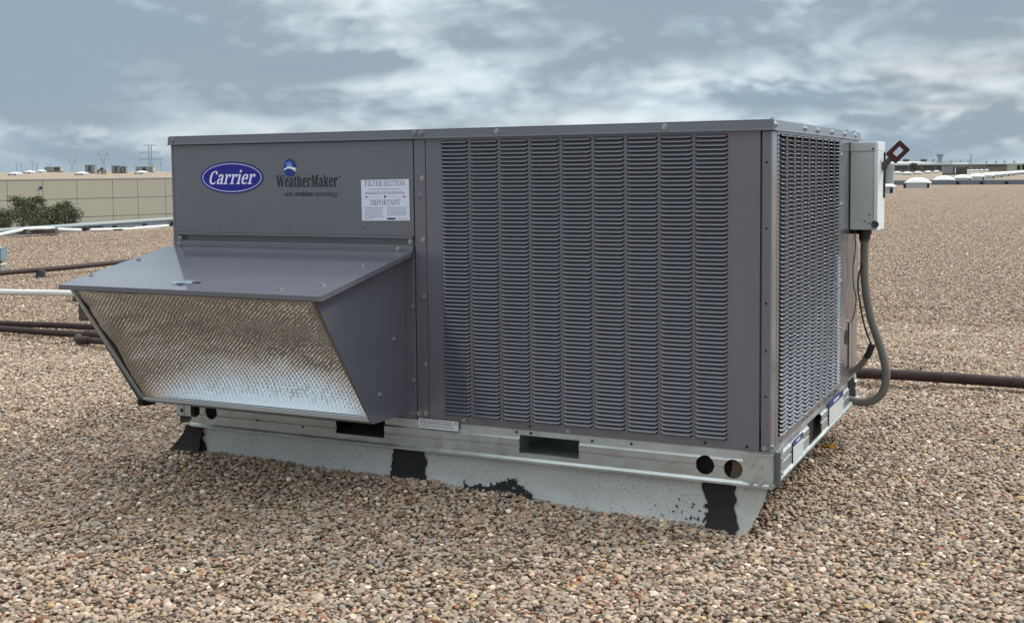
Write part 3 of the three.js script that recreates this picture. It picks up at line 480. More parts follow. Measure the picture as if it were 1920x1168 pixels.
// ---------------------------------------------------------------- distance on the right
{
  const wall = thing('roof_divider', 'low grey metal roof divider behind the domed skylights on the right', 'roof divider');
  const z = onLevel(1800, 346.5, GY).z; const x0 = -16, x1 = 34;
  for (let x = x0; x < x1; x += 5) part('wall_panel', [box(x, x + 4.98, GY - 0.02, GY + 0.30, z - 0.3, z, 0.01)], M.steelBlue, wall);
  for (const u of [1797, 1841, 1887]) { const p = onLevel(u, 346.5, GY); part('strap', [box(p.x - 0.09, p.x + 0.09, GY, GY + 0.2, z + 0.002, z + 0.06)], M.dark, wall); }
}
function hallPoint(u, v, d) { return atDepth(u, v, d); }
{
  // pale roofed hall
  const t = thing('pale_roofed_hall', 'long low hall with pale roof and white fascia far right of the disconnect handle', 'building');
  const a = hallPoint(1600, 308, 450), b = hallPoint(1816, 307.6, 450), dir = b.clone().sub(a).setY(0).normalize(), L = a.distanceTo(b), n = new THREE.Vector3(-dir.z, 0, dir.x); if (n.dot(CAM.pos.clone().sub(a)) < 0) n.negate();
  const m = new THREE.Matrix4().makeBasis(dir, new THREE.Vector3(0, 1, 0), dir.clone().cross(new THREE.Vector3(0, 1, 0))).setPosition(a.x, 0, a.z), s = dir.clone().cross(new THREE.Vector3(0, 1, 0)).dot(n) > 0 ? 1 : -1;
  const bx = (x0, x1, y0, y1, z0, z1) => turned(box(x0, x1, y0, y1, ...(s > 0 ? [z0, z1] : [-z1, -z0])), m), y = a.y;
  part('wall', [bx(0, L, -9, y - 0.5, -50, -0.4)], M.brownWall, t);
  part('fascia', [bx(-0.3, L + 0.3, y - 0.5, y + 0.25, -50.3, 0)], M.whiteFascia, t);
  for (let x = 1; x < L - 4; x += 5.2) part('window', [bx(x, x + 4.2, y - 2.2, y - 0.9, -0.4, -0.3)], M.slate, t);
  const r = poly([[0, 0], [24, 0.7], [48, 0]], L * 0.74); r.rotateY(Math.PI / 2); r.scale(1, 1, s); const rm = new THREE.Matrix4().makeTranslation(0, y + 0.25, s > 0 ? -1 : 1); r.applyMatrix4(rm); r.applyMatrix4(m); part('roof', [r], M.paleRoof, t);
  // second hall
  const t2 = thing('brown_walled_hall', 'long brown walled hall with flat roofline at the right frame edge', 'building');
  const a2 = hallPoint(1828, 307, 430), b2 = hallPoint(2040, 306, 430), d2 = b2.clone().sub(a2).setY(0).normalize(), L2 = a2.distanceTo(b2);
  const m2 = new THREE.Matrix4().makeBasis(d2, new THREE.Vector3(0, 1, 0), d2.clone().cross(new THREE.Vector3(0, 1, 0))).setPosition(a2.x, 0, a2.z), s2 = d2.clone().cross(new THREE.Vector3(0, 1, 0)).dot(n) > 0 ? 1 : -1;
  const by = (x0, x1, y0, y1, z0, z1) => turned(box(x0, x1, y0, y1, ...(s2 > 0 ? [z0, z1] : [-z1, -z0])), m2), yy = a2.y;
  part('wall', [by(0, L2, -9, yy - 0.25, -30, 0)], M.brownWall, t2); part('fascia', [by(-0.2, L2, yy - 0.25, yy + 0.1, -30.2, 0.25)], M.whiteFascia, t2);
  part('pale_wall_panel', [by(12, 18.5, -9, yy - 0.3, 0.0, 0.1)], M.rtuBeige, t2); part('door', [by(15.6, 16.8, yy - 2.4, yy - 0.7, 0.1, 0.2)], M.dark, t2); part('door', [by(17.4, 18.3, yy - 2.4, yy - 0.5, 0.1, 0.2)], M.dark, t2); part('window', [by(4.5, 11, yy - 1.1, yy - 0.6, 0, 0.08)], M.slate, t2);
  const where = ['first one right of the tower', 'second right of the tower', 'immediately left of the pale pole', 'first one right of the pale pole', 'second one right of the pale pole', 'third one right of the pale pole', 'rightmost near the frame edge'];
  [1785, 1803, 1817, 1851, 1869, 1885, 1903].forEach((u, i) => { const p = atDepth(u, 306, 455), v = thing('roof_vent', 'small dark vent on the far roofline, ' + where[i], 'roof vent', [p.x, p.y - 0.4, p.z], 'vents along the far roofline on the right'); part('vent_pipe', [new THREE.CylinderGeometry(0.3, 0.35, 0.9, 10).translate(0, 0.45, 0)], M.rtuGrey, v); part('cowl', [new THREE.CylinderGeometry(0.5, 0.5, 0.4, 10).translate(0, 1.1, 0)], M.lattice, v); });
  for (const [u, w, label] of [[1700, 2.0, 'dark flat rooftop unit on the pale hall roof, nearest the disconnect handle'], [1733, 2.1, 'dark flat rooftop unit on the pale hall roof, left of the tower']]) { const p = atDepth(u, 301.5, 475), v = thing('rooftop_unit', label, 'rooftop unit', [p.x, p.y - 0.35, p.z]); v.rotation.y = CAM.yaw; part('body', [box(-w / 2, w / 2, 0.2, 0.95, -0.8, 0.8, 0.05)], M.slate, v); part('cap', [box(-w / 2 - 0.06, w / 2 + 0.06, 0.95, 1.05, -0.86, 0.86)], M.rtuGrey, v); part('base', [box(-w / 2 + 0.1, w / 2 - 0.1, 0, 0.2, -0.7, 0.7)], M.dark, v); }
  { const p = atDepth(1751, 303.5, 470), v = thing('roof_vent', 'short dark vent stack immediately left of the tower', 'roof vent', [p.x, p.y - 0.3, p.z]); part('vent_pipe', [new THREE.CylinderGeometry(0.3, 0.34, 1.0, 10).translate(0, 0.5, 0)], M.lattice, v); part('cowl', [new THREE.CylinderGeometry(0.42, 0.42, 0.25, 10).translate(0, 1.1, 0)], M.dark, v); }
  // tower
  const p = atDepth(1764, 285.5, 800), tw = thing('observation_tower', 'pale blue grey tower with a flared top on the right horizon', 'tower', [p.x, -9, p.z]); const H = p.y + 9;
  const mt = std({ color: lin(0.26, 0.33, 0.40), roughness: 0.7 });
  part('shaft', [new THREE.CylinderGeometry(1.55, 1.75, H - 3.3, 12).translate(0, (H - 3.3) / 2, 0)], mt, tw); part('cabin', [new THREE.CylinderGeometry(2.5, 1.6, 1.6, 12).translate(0, H - 2.5, 0)], mt, tw); part('deck', [new THREE.CylinderGeometry(2.6, 2.6, 0.3, 12).translate(0, H - 1.6, 0)], mt, tw); part('antenna', [rod([-1.2, H - 1.5, 0], [-1.2, H, 0], 0.2, 6), rod([1.4, H - 1.5, 0], [1.4, H - 0.6, 0], 0.15, 6)], mt, tw);
  const q = atDepth(1822, 290, 420), po = thing('light_pole', 'thin pale pole between the two halls on the right', 'pole', [q.x, -9, q.z]); part('shaft', [new THREE.CylinderGeometry(0.13, 0.2, q.y + 9, 8).translate(0, (q.y + 9) / 2, 0)], M.rtuGrey, po); part('lamp_head', [box(-0.5, 0.5, q.y + 8.8, q.y + 9, -0.15, 0.15)], M.rtuGrey, po);
}
{
  // round tree before the pale hall
  const top = atDepth(1715, 304.5, 400), t = thing('round_tree', 'dark round tree in front of the pale roofed hall', 'tree', [top.x, -9, top.z]); srand(99); const H = top.y + 9; part('trunk', [rod([0, 0, 0], [0, H - 1, 0], 0.2, 7)], M.bark, t);
  const P = [], N = [], v = new THREE.Vector3(), a = new THREE.Vector3(), b = new THREE.Vector3();
  for (let i = 0; i < 900; i++) { v.set(rr(-1, 1), rr(-1, 1), rr(-1, 1)); if (v.lengthSq() > 1) v.normalize(); const k = 1.35 * (0.8 + 0.35 * vnoise(v.x * 3, v.y * 3 + v.z * 2, 3)); v.multiplyScalar(k); v.y += H - 1.35; const l = rr(0.12, 0.25); a.set(rr(-1, 1), rr(-1, 1), rr(-1, 1)).normalize(); b.set(rr(-1, 1), rr(-1, 1), rr(-1, 1)).cross(a).normalize(); const nn = a.clone().cross(b); for (const [x, y] of [[-1, 0], [0, -0.5], [1, 0], [-1, 0], [1, 0], [0, 0.5]]) { P.push(v.x + a.x * x * l + b.x * y * l, v.y + a.y * x * l + b.y * y * l, v.z + a.z * x * l + b.z * y * l); N.push(nn.x, nn.y, nn.z); } }
  const g = new THREE.BufferGeometry(); g.setAttribute('position', new THREE.Float32BufferAttribute(P, 3)); g.setAttribute('normal', new THREE.Float32BufferAttribute(N, 3)); g.setAttribute('uv', new THREE.Float32BufferAttribute(new Float32Array(P.length / 3 * 2), 2)); part('crown', g, M.leafA, t);
}
{
  // grey rooftop cabinets beyond the skylights
  const q = onLevel(1791, 327.6, GY), t = thing('air_handling_cabinets', 'grey brown air handling cabinets with white gap beyond the skylight row', 'rooftop unit', [q.x, GY, q.z]); t.rotation.y = CAM.yaw - 0.2;
  part('tall_body', [box(-1.75, -0.35, 0.15, 1.32, -0.8, 0.8, 0.02)], M.rtuGrey, t); part('base', [box(-1.7, 1.7, 0, 0.15, -0.7, 0.7)], M.dark, t); part('roof_slab', [box(-1.8, 1.8, 1.32, 1.42, -0.85, 0.85, 0.02)], M.rtuGrey, t);
  part('door', [box(-0.33, -0.12, 0.15, 1.2, -0.7, 0.78, 0.01)], M.slate, t); part('white_panel', [box(-0.1, 0.06, 0.15, 1.1, -0.7, 0.78, 0.01)], M.whiteFascia, t); part('low_body', [box(0.12, 1.7, 0.15, 1.0, -0.8, 0.75, 0.02)], M.slate, t); part('post', [box(1.55, 1.7, 1.0, 1.32, 0.5, 0.7)], M.dark, t);
}

// ================================================================ PIPES AND SMALL THINGS ON THE GRAVEL
const V = (x, y, z) => new THREE.Vector3(x, y, z);
const up = (p, h) => p.clone().setY(GY + h);
single('steel_pipe', [tube([onLevel(1560, 703, GY + 0.03), onLevel(1700, 709, GY + 0.03), onLevel(1990, 729, GY + 0.03)].map((p, i) => p.setY(GY + 0.045)), 0.027, 60, 14, 3)], M.rustPipe, 'single dark brown steel pipe lying on gravel right of the unit', 'pipe');
{
  const g = 'dark brown pipes left of the hood';
  const rear = [[-130, 604], [0, 612], [120, 616], [215, 621], [320, 627]].map(([u, v]) => onLevel(u, v, GY + 0.03).setY(GY + 0.05));
  single('steel_pipe', [tube(rear, 0.021, 60, 14, 3)], M.rustPipe, 'rear one of two parallel brown steel pipes left of the hood', 'pipe', g);
  const t = thing('steel_pipe', 'front brown steel pipe with a bent coupling, nearer of the parallel pair', 'pipe', [0, 0, 0], g);
  part('pipe_run', [tube([[-130, 615], [0, 622], [90, 629], [168, 634]].map(([u, v]) => onLevel(u, v, GY + 0.03).setY(GY + 0.05)), 0.022, 60, 14, 3)], M.rustPipe, t);
  part('coupling', [tube([[160, 633.5], [180, 635], [196, 630], [212, 623], [250, 611]].map(([u, v]) => onLevel(u, v, GY + 0.03).setY(GY + 0.055)), 0.027, 40, 14, 3)], M.rustPipe, t);
  const t2 = thing('steel_pipe', 'lowest brown pipe ending in an elbow beneath the hood corner', 'pipe', [0, 0, 0], g);
  part('pipe_run', [tube([[152, 640], [200, 644], [245, 648], [340, 657]].map(([u, v]) => onLevel(u, v, GY + 0.03).setY(GY + 0.04)), 0.020, 50, 14, 3)], M.rustPipe, t2);
  part('elbow', [tube([[146, 636.5], [147, 640], [154, 641.5], [164, 641.5]].map(([u, v]) => onLevel(u, v, GY + 0.03).setY(GY + 0.042)), 0.026, 30, 14, 3)], M.rustPipe, t2);
  const far = [[-120, 524], [0, 512], [130, 501], [258, 488], [380, 475]].map(([u, v]) => onLevel(u, v, GY + 0.085));
  single('steel_pipe', [tube(far, 0.027, 60, 14, 3)], M.rustPipe, 'thin dark steel pipe raised on a bracket, rising towards the hood roof', 'pipe');
  const b = onLevel(75, 506, GY + 0.085), bt = thing('pipe_bracket', 'small dark pipe bracket under the raised steel pipe', 'bracket', [b.x, GY, b.z]); bt.rotation.y = 0.5; bt.scale.set(0.5, 0.55, 0.5);
  part('foot', [box(-0.12, 0.12, 0, 0.035, -0.12, 0.12, 0.01)], M.slate, bt); part('post', [box(-0.09, 0.09, 0.035, 0.14, -0.06, 0.06, 0.01)], M.slate, bt); part('clamp', [box(-0.05, 0.05, 0.10, 0.165, -0.05, 0.05, 0.01)], M.slate, bt);
}
{
  // white drain pipe in the middle ground, on timber blocks
  const path = [[-140, 543], [0, 547.5], [90, 549], [200, 552]].map(([u, v]) => onLevel(u, v, GY + 0.28));
  single('white_pipe', [tube(path, 0.021, 60, 14)], M.pvc, 'straight white plastic pipe behind the hood corner, on timber blocks', 'pipe');
  const w = onLevel(170, 598, GY), t = thing('timber_support', 'stacked weathered timber blocks carrying the white pipe beside the hood', 'timber block', [w.x, GY, w.z]); t.rotation.y = 0.5;
  part('upper_block', [box(-0.12, 0.20, 0.135, 0.25, -0.05, 0.05, 0.006)], M.wood, t); part('lower_block', [box(-0.075, 0.17, 0, 0.134, -0.06, 0.06, 0.006)], M.wood, t);
}
{
  // white pipe along the parapet
  const P = (u, v) => byParapet(u, v, 0.45);
  single('white_pipe', [tube([P(-120, 464, 0.02), P(-30, 446, 0.04), P(0, 439.5, 0.06), P(28, 433.5, 0.10), P(58, 428.5, 0.13), P(100, 428.5, 0.13)], 0.027, 70, 12)], M.pvc, 'bent white pipe rising along the parapet at the left frame edge', 'pipe');
  single('white_pipe', [tube([P(106, 430, 0.10), P(150, 431.5, 0.08)], 0.027, 10, 12)], M.pvc, 'short white pipe length lying between parapet blocks', 'pipe');
  single('white_pipe', [tube([P(168, 431, 0.09), P(240, 429.5, 0.09), P(340, 428.5, 0.09), P(420, 428, 0.09)], 0.027, 30, 12)], M.pvc, 'long white pipe along the parapet towards the unit', 'pipe');
  single('white_pipe', [tube([P(250, 428, 0.12), P(314, 423.5, 0.2)], 0.028, 10, 12)], M.pvc, 'thin white pipe sloping up along the parapet next to the unit', 'pipe');
  for (const [u, v, w, label] of [[43, 438, 0.07, 'small dark block under the bend of the white pipe'], [76, 438.5, 0.26, 'wide weathered timber block under the white pipe near the trees'], [95, 436, 0.08, 'dark block at the end of the bent white pipe'], [212, 437, 0.15, 'dark timber block under the middle of the long white pipe'], [295, 437, 0.2, 'brown timber block under the white pipe close to the unit']]) {
    const p = byParapet(u, v, 0.43), t = thing('timber_block', label, 'timber block', [p.x, p.y, p.z], 'timber blocks under the parapet pipe'); t.rotation.y = CAM.yaw;
    part('block', [box(-w, w, 0, 0.075, -0.07, 0.07, 0.006)], M.wood, t); part('pad', [box(-w - 0.02, w + 0.02, 0, 0.02, -0.09, 0.09, 0.004)], M.slate, t);
  }
}
{
  const p = onLevel(-4, 508, GY), t = thing('junction_cabinet', 'blue grey metal cabinet on a slotted stand at the left frame edge', 'cabinet', [p.x, GY, p.z]); t.rotation.y = CAM.yaw;
  const s = 10.9 / CAM.f;
  const mat = std({ color: lin(0.16, 0.25, 0.29), roughness: 0.55 });
  part('body', [box(-16 * s, 14 * s, 24 * s, 52 * s, -0.1, 0.08, 0.008)], mat, t); part('middle_shelf', [box(-14 * s, 12 * s, 14 * s, 17 * s, -0.1, 0.07, 0.004)], M.pvc, t); part('stand', [box(-14 * s, 10 * s, 0, 12 * s, -0.09, 0.06, 0.006)], M.rtuGrey, t); part('post', [box(-4 * s, 4 * s, 12 * s, 24 * s, -0.06, 0.02)], M.slate, t); part('lid', [box(-16.6 * s, 14.6 * s, 52 * s, 54 * s, -0.11, 0.09, 0.004)], mat, t);
}
{
  // dry leaf
  const p = onLevel(1555, 850, GY + 0.01), t = thing('dry_leaf', 'curled orange yellow dry leaf on gravel below the side rail', 'leaf', [p.x, GY + 0.022, p.z]);
  const mk = (L, w, bend) => { const g = new THREE.PlaneGeometry(w, L, 6, 10), a = g.attributes.position; for (let i = 0; i < a.count; i++) { const v = a.getY(i) / L + 0.5, x = a.getX(i) / w * 2; a.setXYZ(i, x * w * 0.5 * Math.sin(Math.PI * Math.min(0.98, Math.max(0.02, v))) ** 0.8, 0.010 * Math.abs(x) + bend * Math.sin(v * 3) + 0.002 * Math.sin(x * 9 + v * 14), (v - 0.5) * L); } g.computeVertexNormals(); return clean(g); };
  const l = mk(0.075, 0.045, 0.012); l.rotateY(0.9); part('blade', [l], M.leafGold, t); const k = mk(0.05, 0.03, 0.01); k.rotateY(-0.6); k.translate(-0.055, 0.0, 0.01); part('torn_lobe', [k], std({ color: lin(0.20, 0.13, 0.03), roughness: 0.7, side: THREE.DoubleSide }), t); part('stalk', [tube([[-0.03, 0.002, 0.02], [-0.05, 0.004, 0.035], [-0.07, 0.0, 0.05]], 0.0012, 8, 6)], M.leafGold, t);
}
// ================================================================ THE ROOFTOP UNIT  (front face z = 0, right face x = 0, rail bottom y = 0)
const UL = 2.234, UD = 1.511, UT = 1.047;                             // length, depth, underside of the lid
const unit = thing('rooftop_air_conditioner', 'large grey packaged rooftop air conditioner with louvred panels and a sloping intake hood', 'air conditioner', [0, 0, 0]);
const screwG = merge([new THREE.CylinderGeometry(0.0088, 0.0092, 0.0016, 14).rotateX(Math.PI / 2).translate(0, 0, 0.0008), new THREE.CylinderGeometry(0.0052, 0.0056, 0.0050, 6).rotateX(Math.PI / 2).translate(0, 0, 0.004)]);
function screw(parent, x, y, z, face = 'front', mat = M.screw, k = 1) { const m = finish(new THREE.Mesh(screwG, mat)); m.name = 'screw'; m.position.set(x, y, z); m.scale.setScalar(k); if (face === 'right') m.rotation.y = Math.PI / 2; else if (face === 'up') m.rotation.x = -Math.PI / 2; m.rotation.z += 0.0; parent.add(m); return m; }
{
  // inside: dark coil seen through the louvres
  part('coil', [box(-1.13, -0.045, 0.13, 1.035, -1.44, -0.045), box(-2.2, -1.13, 0.13, 1.035, -1.44, -0.06)], M.coil, unit);

  // ---- base rail of galvanised sheet, with slots and holes
  const prof = [[0.104, -0.002], [0.078, 0.000], [0.0725, 0.0065], [0.053, 0.0065], [0.051, 0.003], [0.047, 0.003], [0.045, 0.0065], [0.014, 0.0065], [0.0065, 0.013], [0.0, 0.013], [0.0, 0.010], [0.005, 0.010], [0.011, 0.0035], [0.0425, 0.0035], [0.0445, 0.0], [0.0535, 0.0], [0.0555, 0.0035], [0.071, 0.0035], [0.0765, -0.003], [0.104, -0.005]];
  const railSolid = (len) => { const s = new THREE.Shape(prof.map(([y, z]) => new THREE.Vector2(z, y))); const g = new THREE.ExtrudeGeometry(s, { depth: len, bevelEnabled: false }); g.rotateY(-Math.PI / 2); return g; };   // runs along -x, z outward becomes ... settled by the mirror below
  const ev = new Evaluator(); ev.attributes = ['position', 'normal'];
  const cut = (g, tools) => { g.deleteAttribute('uv'); let a = new Brush(g); a.updateMatrixWorld(); for (const t of tools) { t.deleteAttribute('uv'); const b = new Brush(t); b.updateMatrixWorld(); a = ev.evaluate(a, b, SUBTRACTION); } return uvBox(clean(a.geometry)); };
  const bxg = (x0, x1, y0, y1, z0, z1) => new THREE.BoxGeometry(x1 - x0, y1 - y0, z1 - z0).translate((x0 + x1) / 2, (y0 + y1) / 2, (z0 + z1) / 2);
  const cyl = (x, y, r) => new THREE.CylinderGeometry(r, r, 0.1, 40).rotateX(Math.PI / 2).translate(x, y, 0);
  const fg = railSolid(UL - 0.004);                                   // rotateY(-90): (z,y,along) -> x = -along, z = z
  const fr = cut(fg, [bxg(-1.519, -1.322, 0.030, 0.088, -0.1, 0.1), bxg(-0.811, -0.603, 0.029, 0.086, -0.1, 0.1), cyl(-0.194, 0.0505, 0.0285), cyl(-0.108, 0.047, 0.0285), cyl(-2.152, 0.062, 0.0275), cyl(-2.072, 0.06, 0.0275), bxg(-2.3, -2.165, -0.1, 0.036, -0.1, 0.1)]);
  part('front_rail', [fr], M.galvanised, unit);
  let sg = railSolid(UD); sg.deleteAttribute('uv'); sg = cut(sg, [bxg(-0.752, -0.536, 0.012, 0.084, -0.1, 0.1), bxg(-1.46, -1.30, 0.016, 0.098, -0.1, 0.1)]);
  sg.rotateY(Math.PI / 2);                                            // along -x -> along +z ; outward +z -> +x
  { const p = sg.attributes.position; let zmin = 9, zmax = -9; for (let i = 0; i < p.count; i++) { zmin = Math.min(zmin, p.getZ(i)); zmax = Math.max(zmax, p.getZ(i)); } if (zmax > 0.5) { sg.scale(1, 1, -1); const a = sg.attributes; for (let i = 0; i < p.count; i += 3) for (const q of [a.position, a.normal]) { const x = q.getX(i), y = q.getY(i), zz = q.getZ(i); q.setXYZ(i, q.getX(i + 1), q.getY(i + 1), q.getZ(i + 1)); q.setXYZ(i + 1, x, y, zz); } } }
  part('side_rail', [uvBox(sg)], M.galvanised, unit);
  part('left_rail', [box(-UL, -UL + 0.003, 0.0, 0.104, -UD, -0.006)], M.galvanised, unit);
  part('rear_rail', [box(-UL, -0.004, 0.0, 0.104, -UD - 0.003, -UD)], M.galvanised, unit);
  part('base_pan', [box(-UL + 0.02, -0.02, 0.106, 0.112, -UD + 0.02, -0.02), box(-0.86, -0.55, 0.018, 0.022, -UD + 0.1, -0.03), box(-1.56, -1.28, 0.018, 0.022, -UD + 0.1, -0.03)], M.galvanised, unit);
  part('inner_channel', [box(-0.828, -0.824, 0.01, 0.1, -0.4, -0.02), box(-0.59, -0.586, 0.01, 0.1, -0.4, -0.02), box(-0.83, -0.58, 0.01, 0.1, -0.405, -0.40)], M.galvanised, unit);
  part('shipping_block', [box(-0.125, -0.055, 0.006, 0.092, -0.11, -0.04, 0.003)], std({ color: lin(0.26, 0.19, 0.13), roughness: 0.9 }), unit);
  // corner bracket with bolts and a bent lug
  const br = part('corner_bracket', [box(-0.078, 0.0088, -0.003, 0.0995, 0.0068, 0.0092, 0.001), box(0.0068, 0.0092, -0.003, 0.0995, -0.02, 0.0066, 0.001), box(0.0068, 0.0092, -0.003, 0.0995, -0.135, -0.036, 0.001)], M.galvanised, unit);
  part('bent_lug', [box(0.0095, 0.026, 0.002, 0.104, -0.019, -0.016, 0.001), box(0.0235, 0.026, 0.002, 0.104, -0.034, -0.0195, 0.001)], std({ color: lin(0.16, 0.18, 0.19), metalness: 0.7, roughness: 0.5 }), br);  // darker than the bracket: its dark reflection is put into the colour
  for (const [x, y] of [[-0.053, 0.066], [-0.026, 0.066], [-0.053, 0.014], [-0.026, 0.014]]) screw(br, x, y, 0.0093, 'front', M.galvanised, 1.15);
  for (const [z, y] of [[-0.07, 0.078], [-0.095, 0.066], [-0.07, 0.030], [-0.10, 0.022]]) screw(br, 0.0093, y, z, 'right', M.galvanised, 1.15);
  const bl = part('corner_bracket', [box(-UL - 0.002, -2.166, 0.036, 0.1, 0.0068, 0.0092, 0.001), box(-2.1995, -2.1975, 0.037, 0.099, 0.0093, 0.0118)], M.galvanised, unit);
  screw(bl, -2.222, 0.082, 0.0093, 'front', M.dark, 0.8); screw(bl, -2.208, 0.056, 0.0093, 'front', M.dark, 0.8);
  for (const [x, y] of [[-1.86, 0.046], [-1.66, 0.040], [-0.823, 0.094], [-0.772, 0.095], [-0.56, 0.089], [-0.43, 0.092]]) part('hole', [new THREE.CylinderGeometry(0.0042, 0.0042, 0.0012, 12).rotateX(Math.PI / 2).translate(x, y, y > 0.07 ? 0.0006 : 0.0068)], M.dark, unit);

  // ---- front panels
  const SH = 0.0015;
  const fp = part('filter_access_panel', [box(-2.221, -1.196, 0.7235, UT - 0.002, -0.018, 0, 0.002), box(-2.206, -1.1985, 0.716, 0.7235, -0.018, 0.010, 0.0015), box(-2.206, -1.1985, 0.692, 0.716, -0.022, -0.012), box(-2.206, -1.1985, 0.672, 0.694, -0.016, 0.006, 0.002), box(-2.221, -2.2075, 0.60, 0.7235, -0.018, 0, 0.002)], M.paint, unit);
  for (const [x, k] of [[-2.016, 0.75], [-1.706, 0.75], [-1.393, 0.75]]) screw(fp, x, 0.754, 0, 'front', M.paintedScrew, k);
  for (const [x, y] of [[-2.196, 0.704], [-1.207, 0.706]]) screw(fp, x, y, 0.004, 'front', M.screw, 1.0);
  part('blower_panel', [box(-2.221, -1.196, 0.106, 0.671, -0.018, 0, 0.002)], M.paint, unit);
  part('corner_post', [box(-UL, -2.2225, 0.104, UT - 0.001, -0.04, -0.001, 0.002)], M.paint, unit);
  const cp = part('centre_post', [box(-1.1925, -1.150, 0.108, UT - 0.001, -0.03, -0.001, 0.002)], M.paint, unit);
  for (const [x, y] of [[-1.160, 0.917], [-1.161, 0.712], [-1.160, 0.521], [-1.160, 0.293], [-1.159, 0.128], [-1.186, 0.126]]) screw(cp, x, y, -0.001, 'front', M.screw);
  part('dimple', [new THREE.SphereGeometry(0.011, 14, 8, 0, Math.PI * 2, 0, Math.PI / 2).rotateX(Math.PI / 2).scale(1, 1, 0.25).translate(-1.172, 0.859, -0.001)], M.paint, cp);

  // ---- louvres: hoods pressed out of the sheet
  const NR = 70, PITCH = 0.013, LW = 0.0985, XP = 0.1075, X0 = -1.0375;
  function louver(w, p, D, d0 = 0.24, d1 = 0.33) {
    const us = [0, 0.012, 0.03, 0.05, 0.075, 0.1, 0.13, 0.87, 0.9, 0.925, 0.95, 0.97, 0.988, 1], vs = [0, 0.18, 0.38, 0.6, 0.82, 0.95, 1], P = [], I = [];
    for (const u of us) {
      const e = Math.min(u, 1 - u) / 0.13, s = Math.min(1, Math.sqrt(Math.max(0, 1 - (1 - Math.min(1, e)) ** 2))), d = D * s, drop = p * (d0 + d1 * s);
      for (const v of vs) P.push((u - 0.5) * w, -drop * v, d * (1 - (1 - v) ** 1.25));
      P.push((u - 0.5) * w, -drop - p * 0.045 * s, d * 0.97); P.push((u - 0.5) * w, -drop - p * 0.02 * s, d * 0.80);
    }
    const nv = vs.length + 2; for (let i = 0; i < us.length - 1; i++) for (let j = 0; j < nv - 1; j++) { const a = i * nv + j, b = a + nv; I.push(a, a + 1, b, b, a + 1, b + 1); }
    const g = new THREE.BufferGeometry(); g.setAttribute('position', new THREE.Float32BufferAttribute(P, 3)); g.setIndex(I); g.computeVertexNormals();
    const uv = []; for (let i = 0; i < P.length; i += 3) uv.push(P[i], P[i + 1] + P[i + 2]); g.setAttribute('uv', new THREE.Float32BufferAttribute(uv, 2)); return g;
  }
  M.louverPaint = M.paint.clone(); M.louverPaint.clearcoat = 1; M.louverPaint.clearcoatRoughness = 0.12;
  const lg = louver(LW, PITCH, 0.0090, 0.30, 0.40), YT = 1.0405;
  const strips = []; // plain sheet between the columns
  const xa = -1.1465, xb = -0.0325;
  for (let c = 0; c <= 9; c++) { const l = c === 0 ? xa : X0 + (c - 1) * XP + LW / 2, r = c === 9 ? xb : X0 + c * XP - LW / 2; strips.push(box(l, r, YT - NR * PITCH - 0.0, YT, -0.0012, 0)); }
  strips.push(box(xa, xb, YT, UT - 0.001, -0.0012, 0), box(xa, xb, 0.1035, YT - NR * PITCH, -0.0012, 0), box(xa, xa + 0.0012, 0.1035, UT - 0.001, -0.02, -0.0013), box(xb - 0.0012, xb, 0.1035, UT - 0.001, -0.02, -0.0013));
  const lp = part('louvred_panel', strips, M.paint, unit);
  const jitter = () => rr(-0.0002, 0.0002); srand(4242);
  const rest = []; let made = 0;
  for (let c = 8; c >= 0; c--) for (let r = NR - 1; r >= 0; r--) {
    const x = X0 + c * XP, y = YT - r * PITCH + jitter();
    if (made < 300) { const m = finish(new THREE.Mesh(lg, M.paint)); m.name = 'louver'; m.position.set(x, y, 0); lp.add(m); made++; } else rest.push([x, y]);
  }
  const im = finish(new THREE.InstancedMesh(lg, M.paint, rest.length)); im.name = 'louver'; im.userData = { kind: 'stuff' }; const m4 = new THREE.Matrix4(); rest.forEach(([x, y], i) => im.setMatrixAt(i, m4.makeTranslation(x, y, 0))); lp.add(im);
  for (const [x, y] of [[-1.015, 0.1165], [-0.642, 0.113]]) screw(lp, x, y, 0, 'front', M.screw, 0.8);
  for (const x of [-0.775, -0.195, -0.068]) part('hole', [new THREE.CylinderGeometry(0.0045, 0.0045, 0.001, 12).rotateX(Math.PI / 2).translate(x, 0.117, 0.0003)], M.dark, lp);
  const rp = part('corner_post', [box(-0.0275, 0, 0.1035, UT - 0.001, -0.02, 0, 0.003), box(-0.02, 0.0, 0.1035, UT - 0.001, -0.0735, -0.003, 0.003)], M.paint, unit);
  for (const y of [0.955, 0.764, 0.545, 0.405, 0.27]) part('hole', [new THREE.CylinderGeometry(0.0035, 0.0035, 0.001, 12).rotateX(Math.PI / 2).translate(-0.0135, y, 0.0002)], M.dark, rp);
  screw(rp, -0.016, 0.116, 0, 'front', M.screw, 0.8); screw(rp, 0.0, 0.116, -0.03, 'right', M.screw, 0.8);

  // ---- right side
  const ZP = 0.1105, Z0 = -0.150, SW = 0.0965, s2 = []; const za = -0.0765, zb = -1.100;
  for (let c = 0; c <= 9; c++) { const f = c === 0 ? za : Z0 - (c - 1) * ZP - SW / 2, b = c === 9 ? zb : Z0 - c * ZP + SW / 2; s2.push(box(-0.0012, 0, YT - NR * PITCH, YT, b, f)); }
  s2.push(box(-0.0012, 0, YT, UT - 0.001, zb, za), box(-0.0012, 0, 0.1035, YT - NR * PITCH, zb, za), box(-0.02, -0.0013, 0.1035, UT - 0.001, za - 0.0012, za));
  const sp = part('side_louvred_panel', s2, M.paint, unit);
  const sl = finish(new THREE.InstancedMesh(louver(SW, PITCH, 0.0135, 0.22, 0.35), M.louverPaint, 9 * NR)); sl.name = 'louver'; sl.userData = { kind: 'stuff' }; const ry = new THREE.Matrix4().makeRotationY(Math.PI / 2);
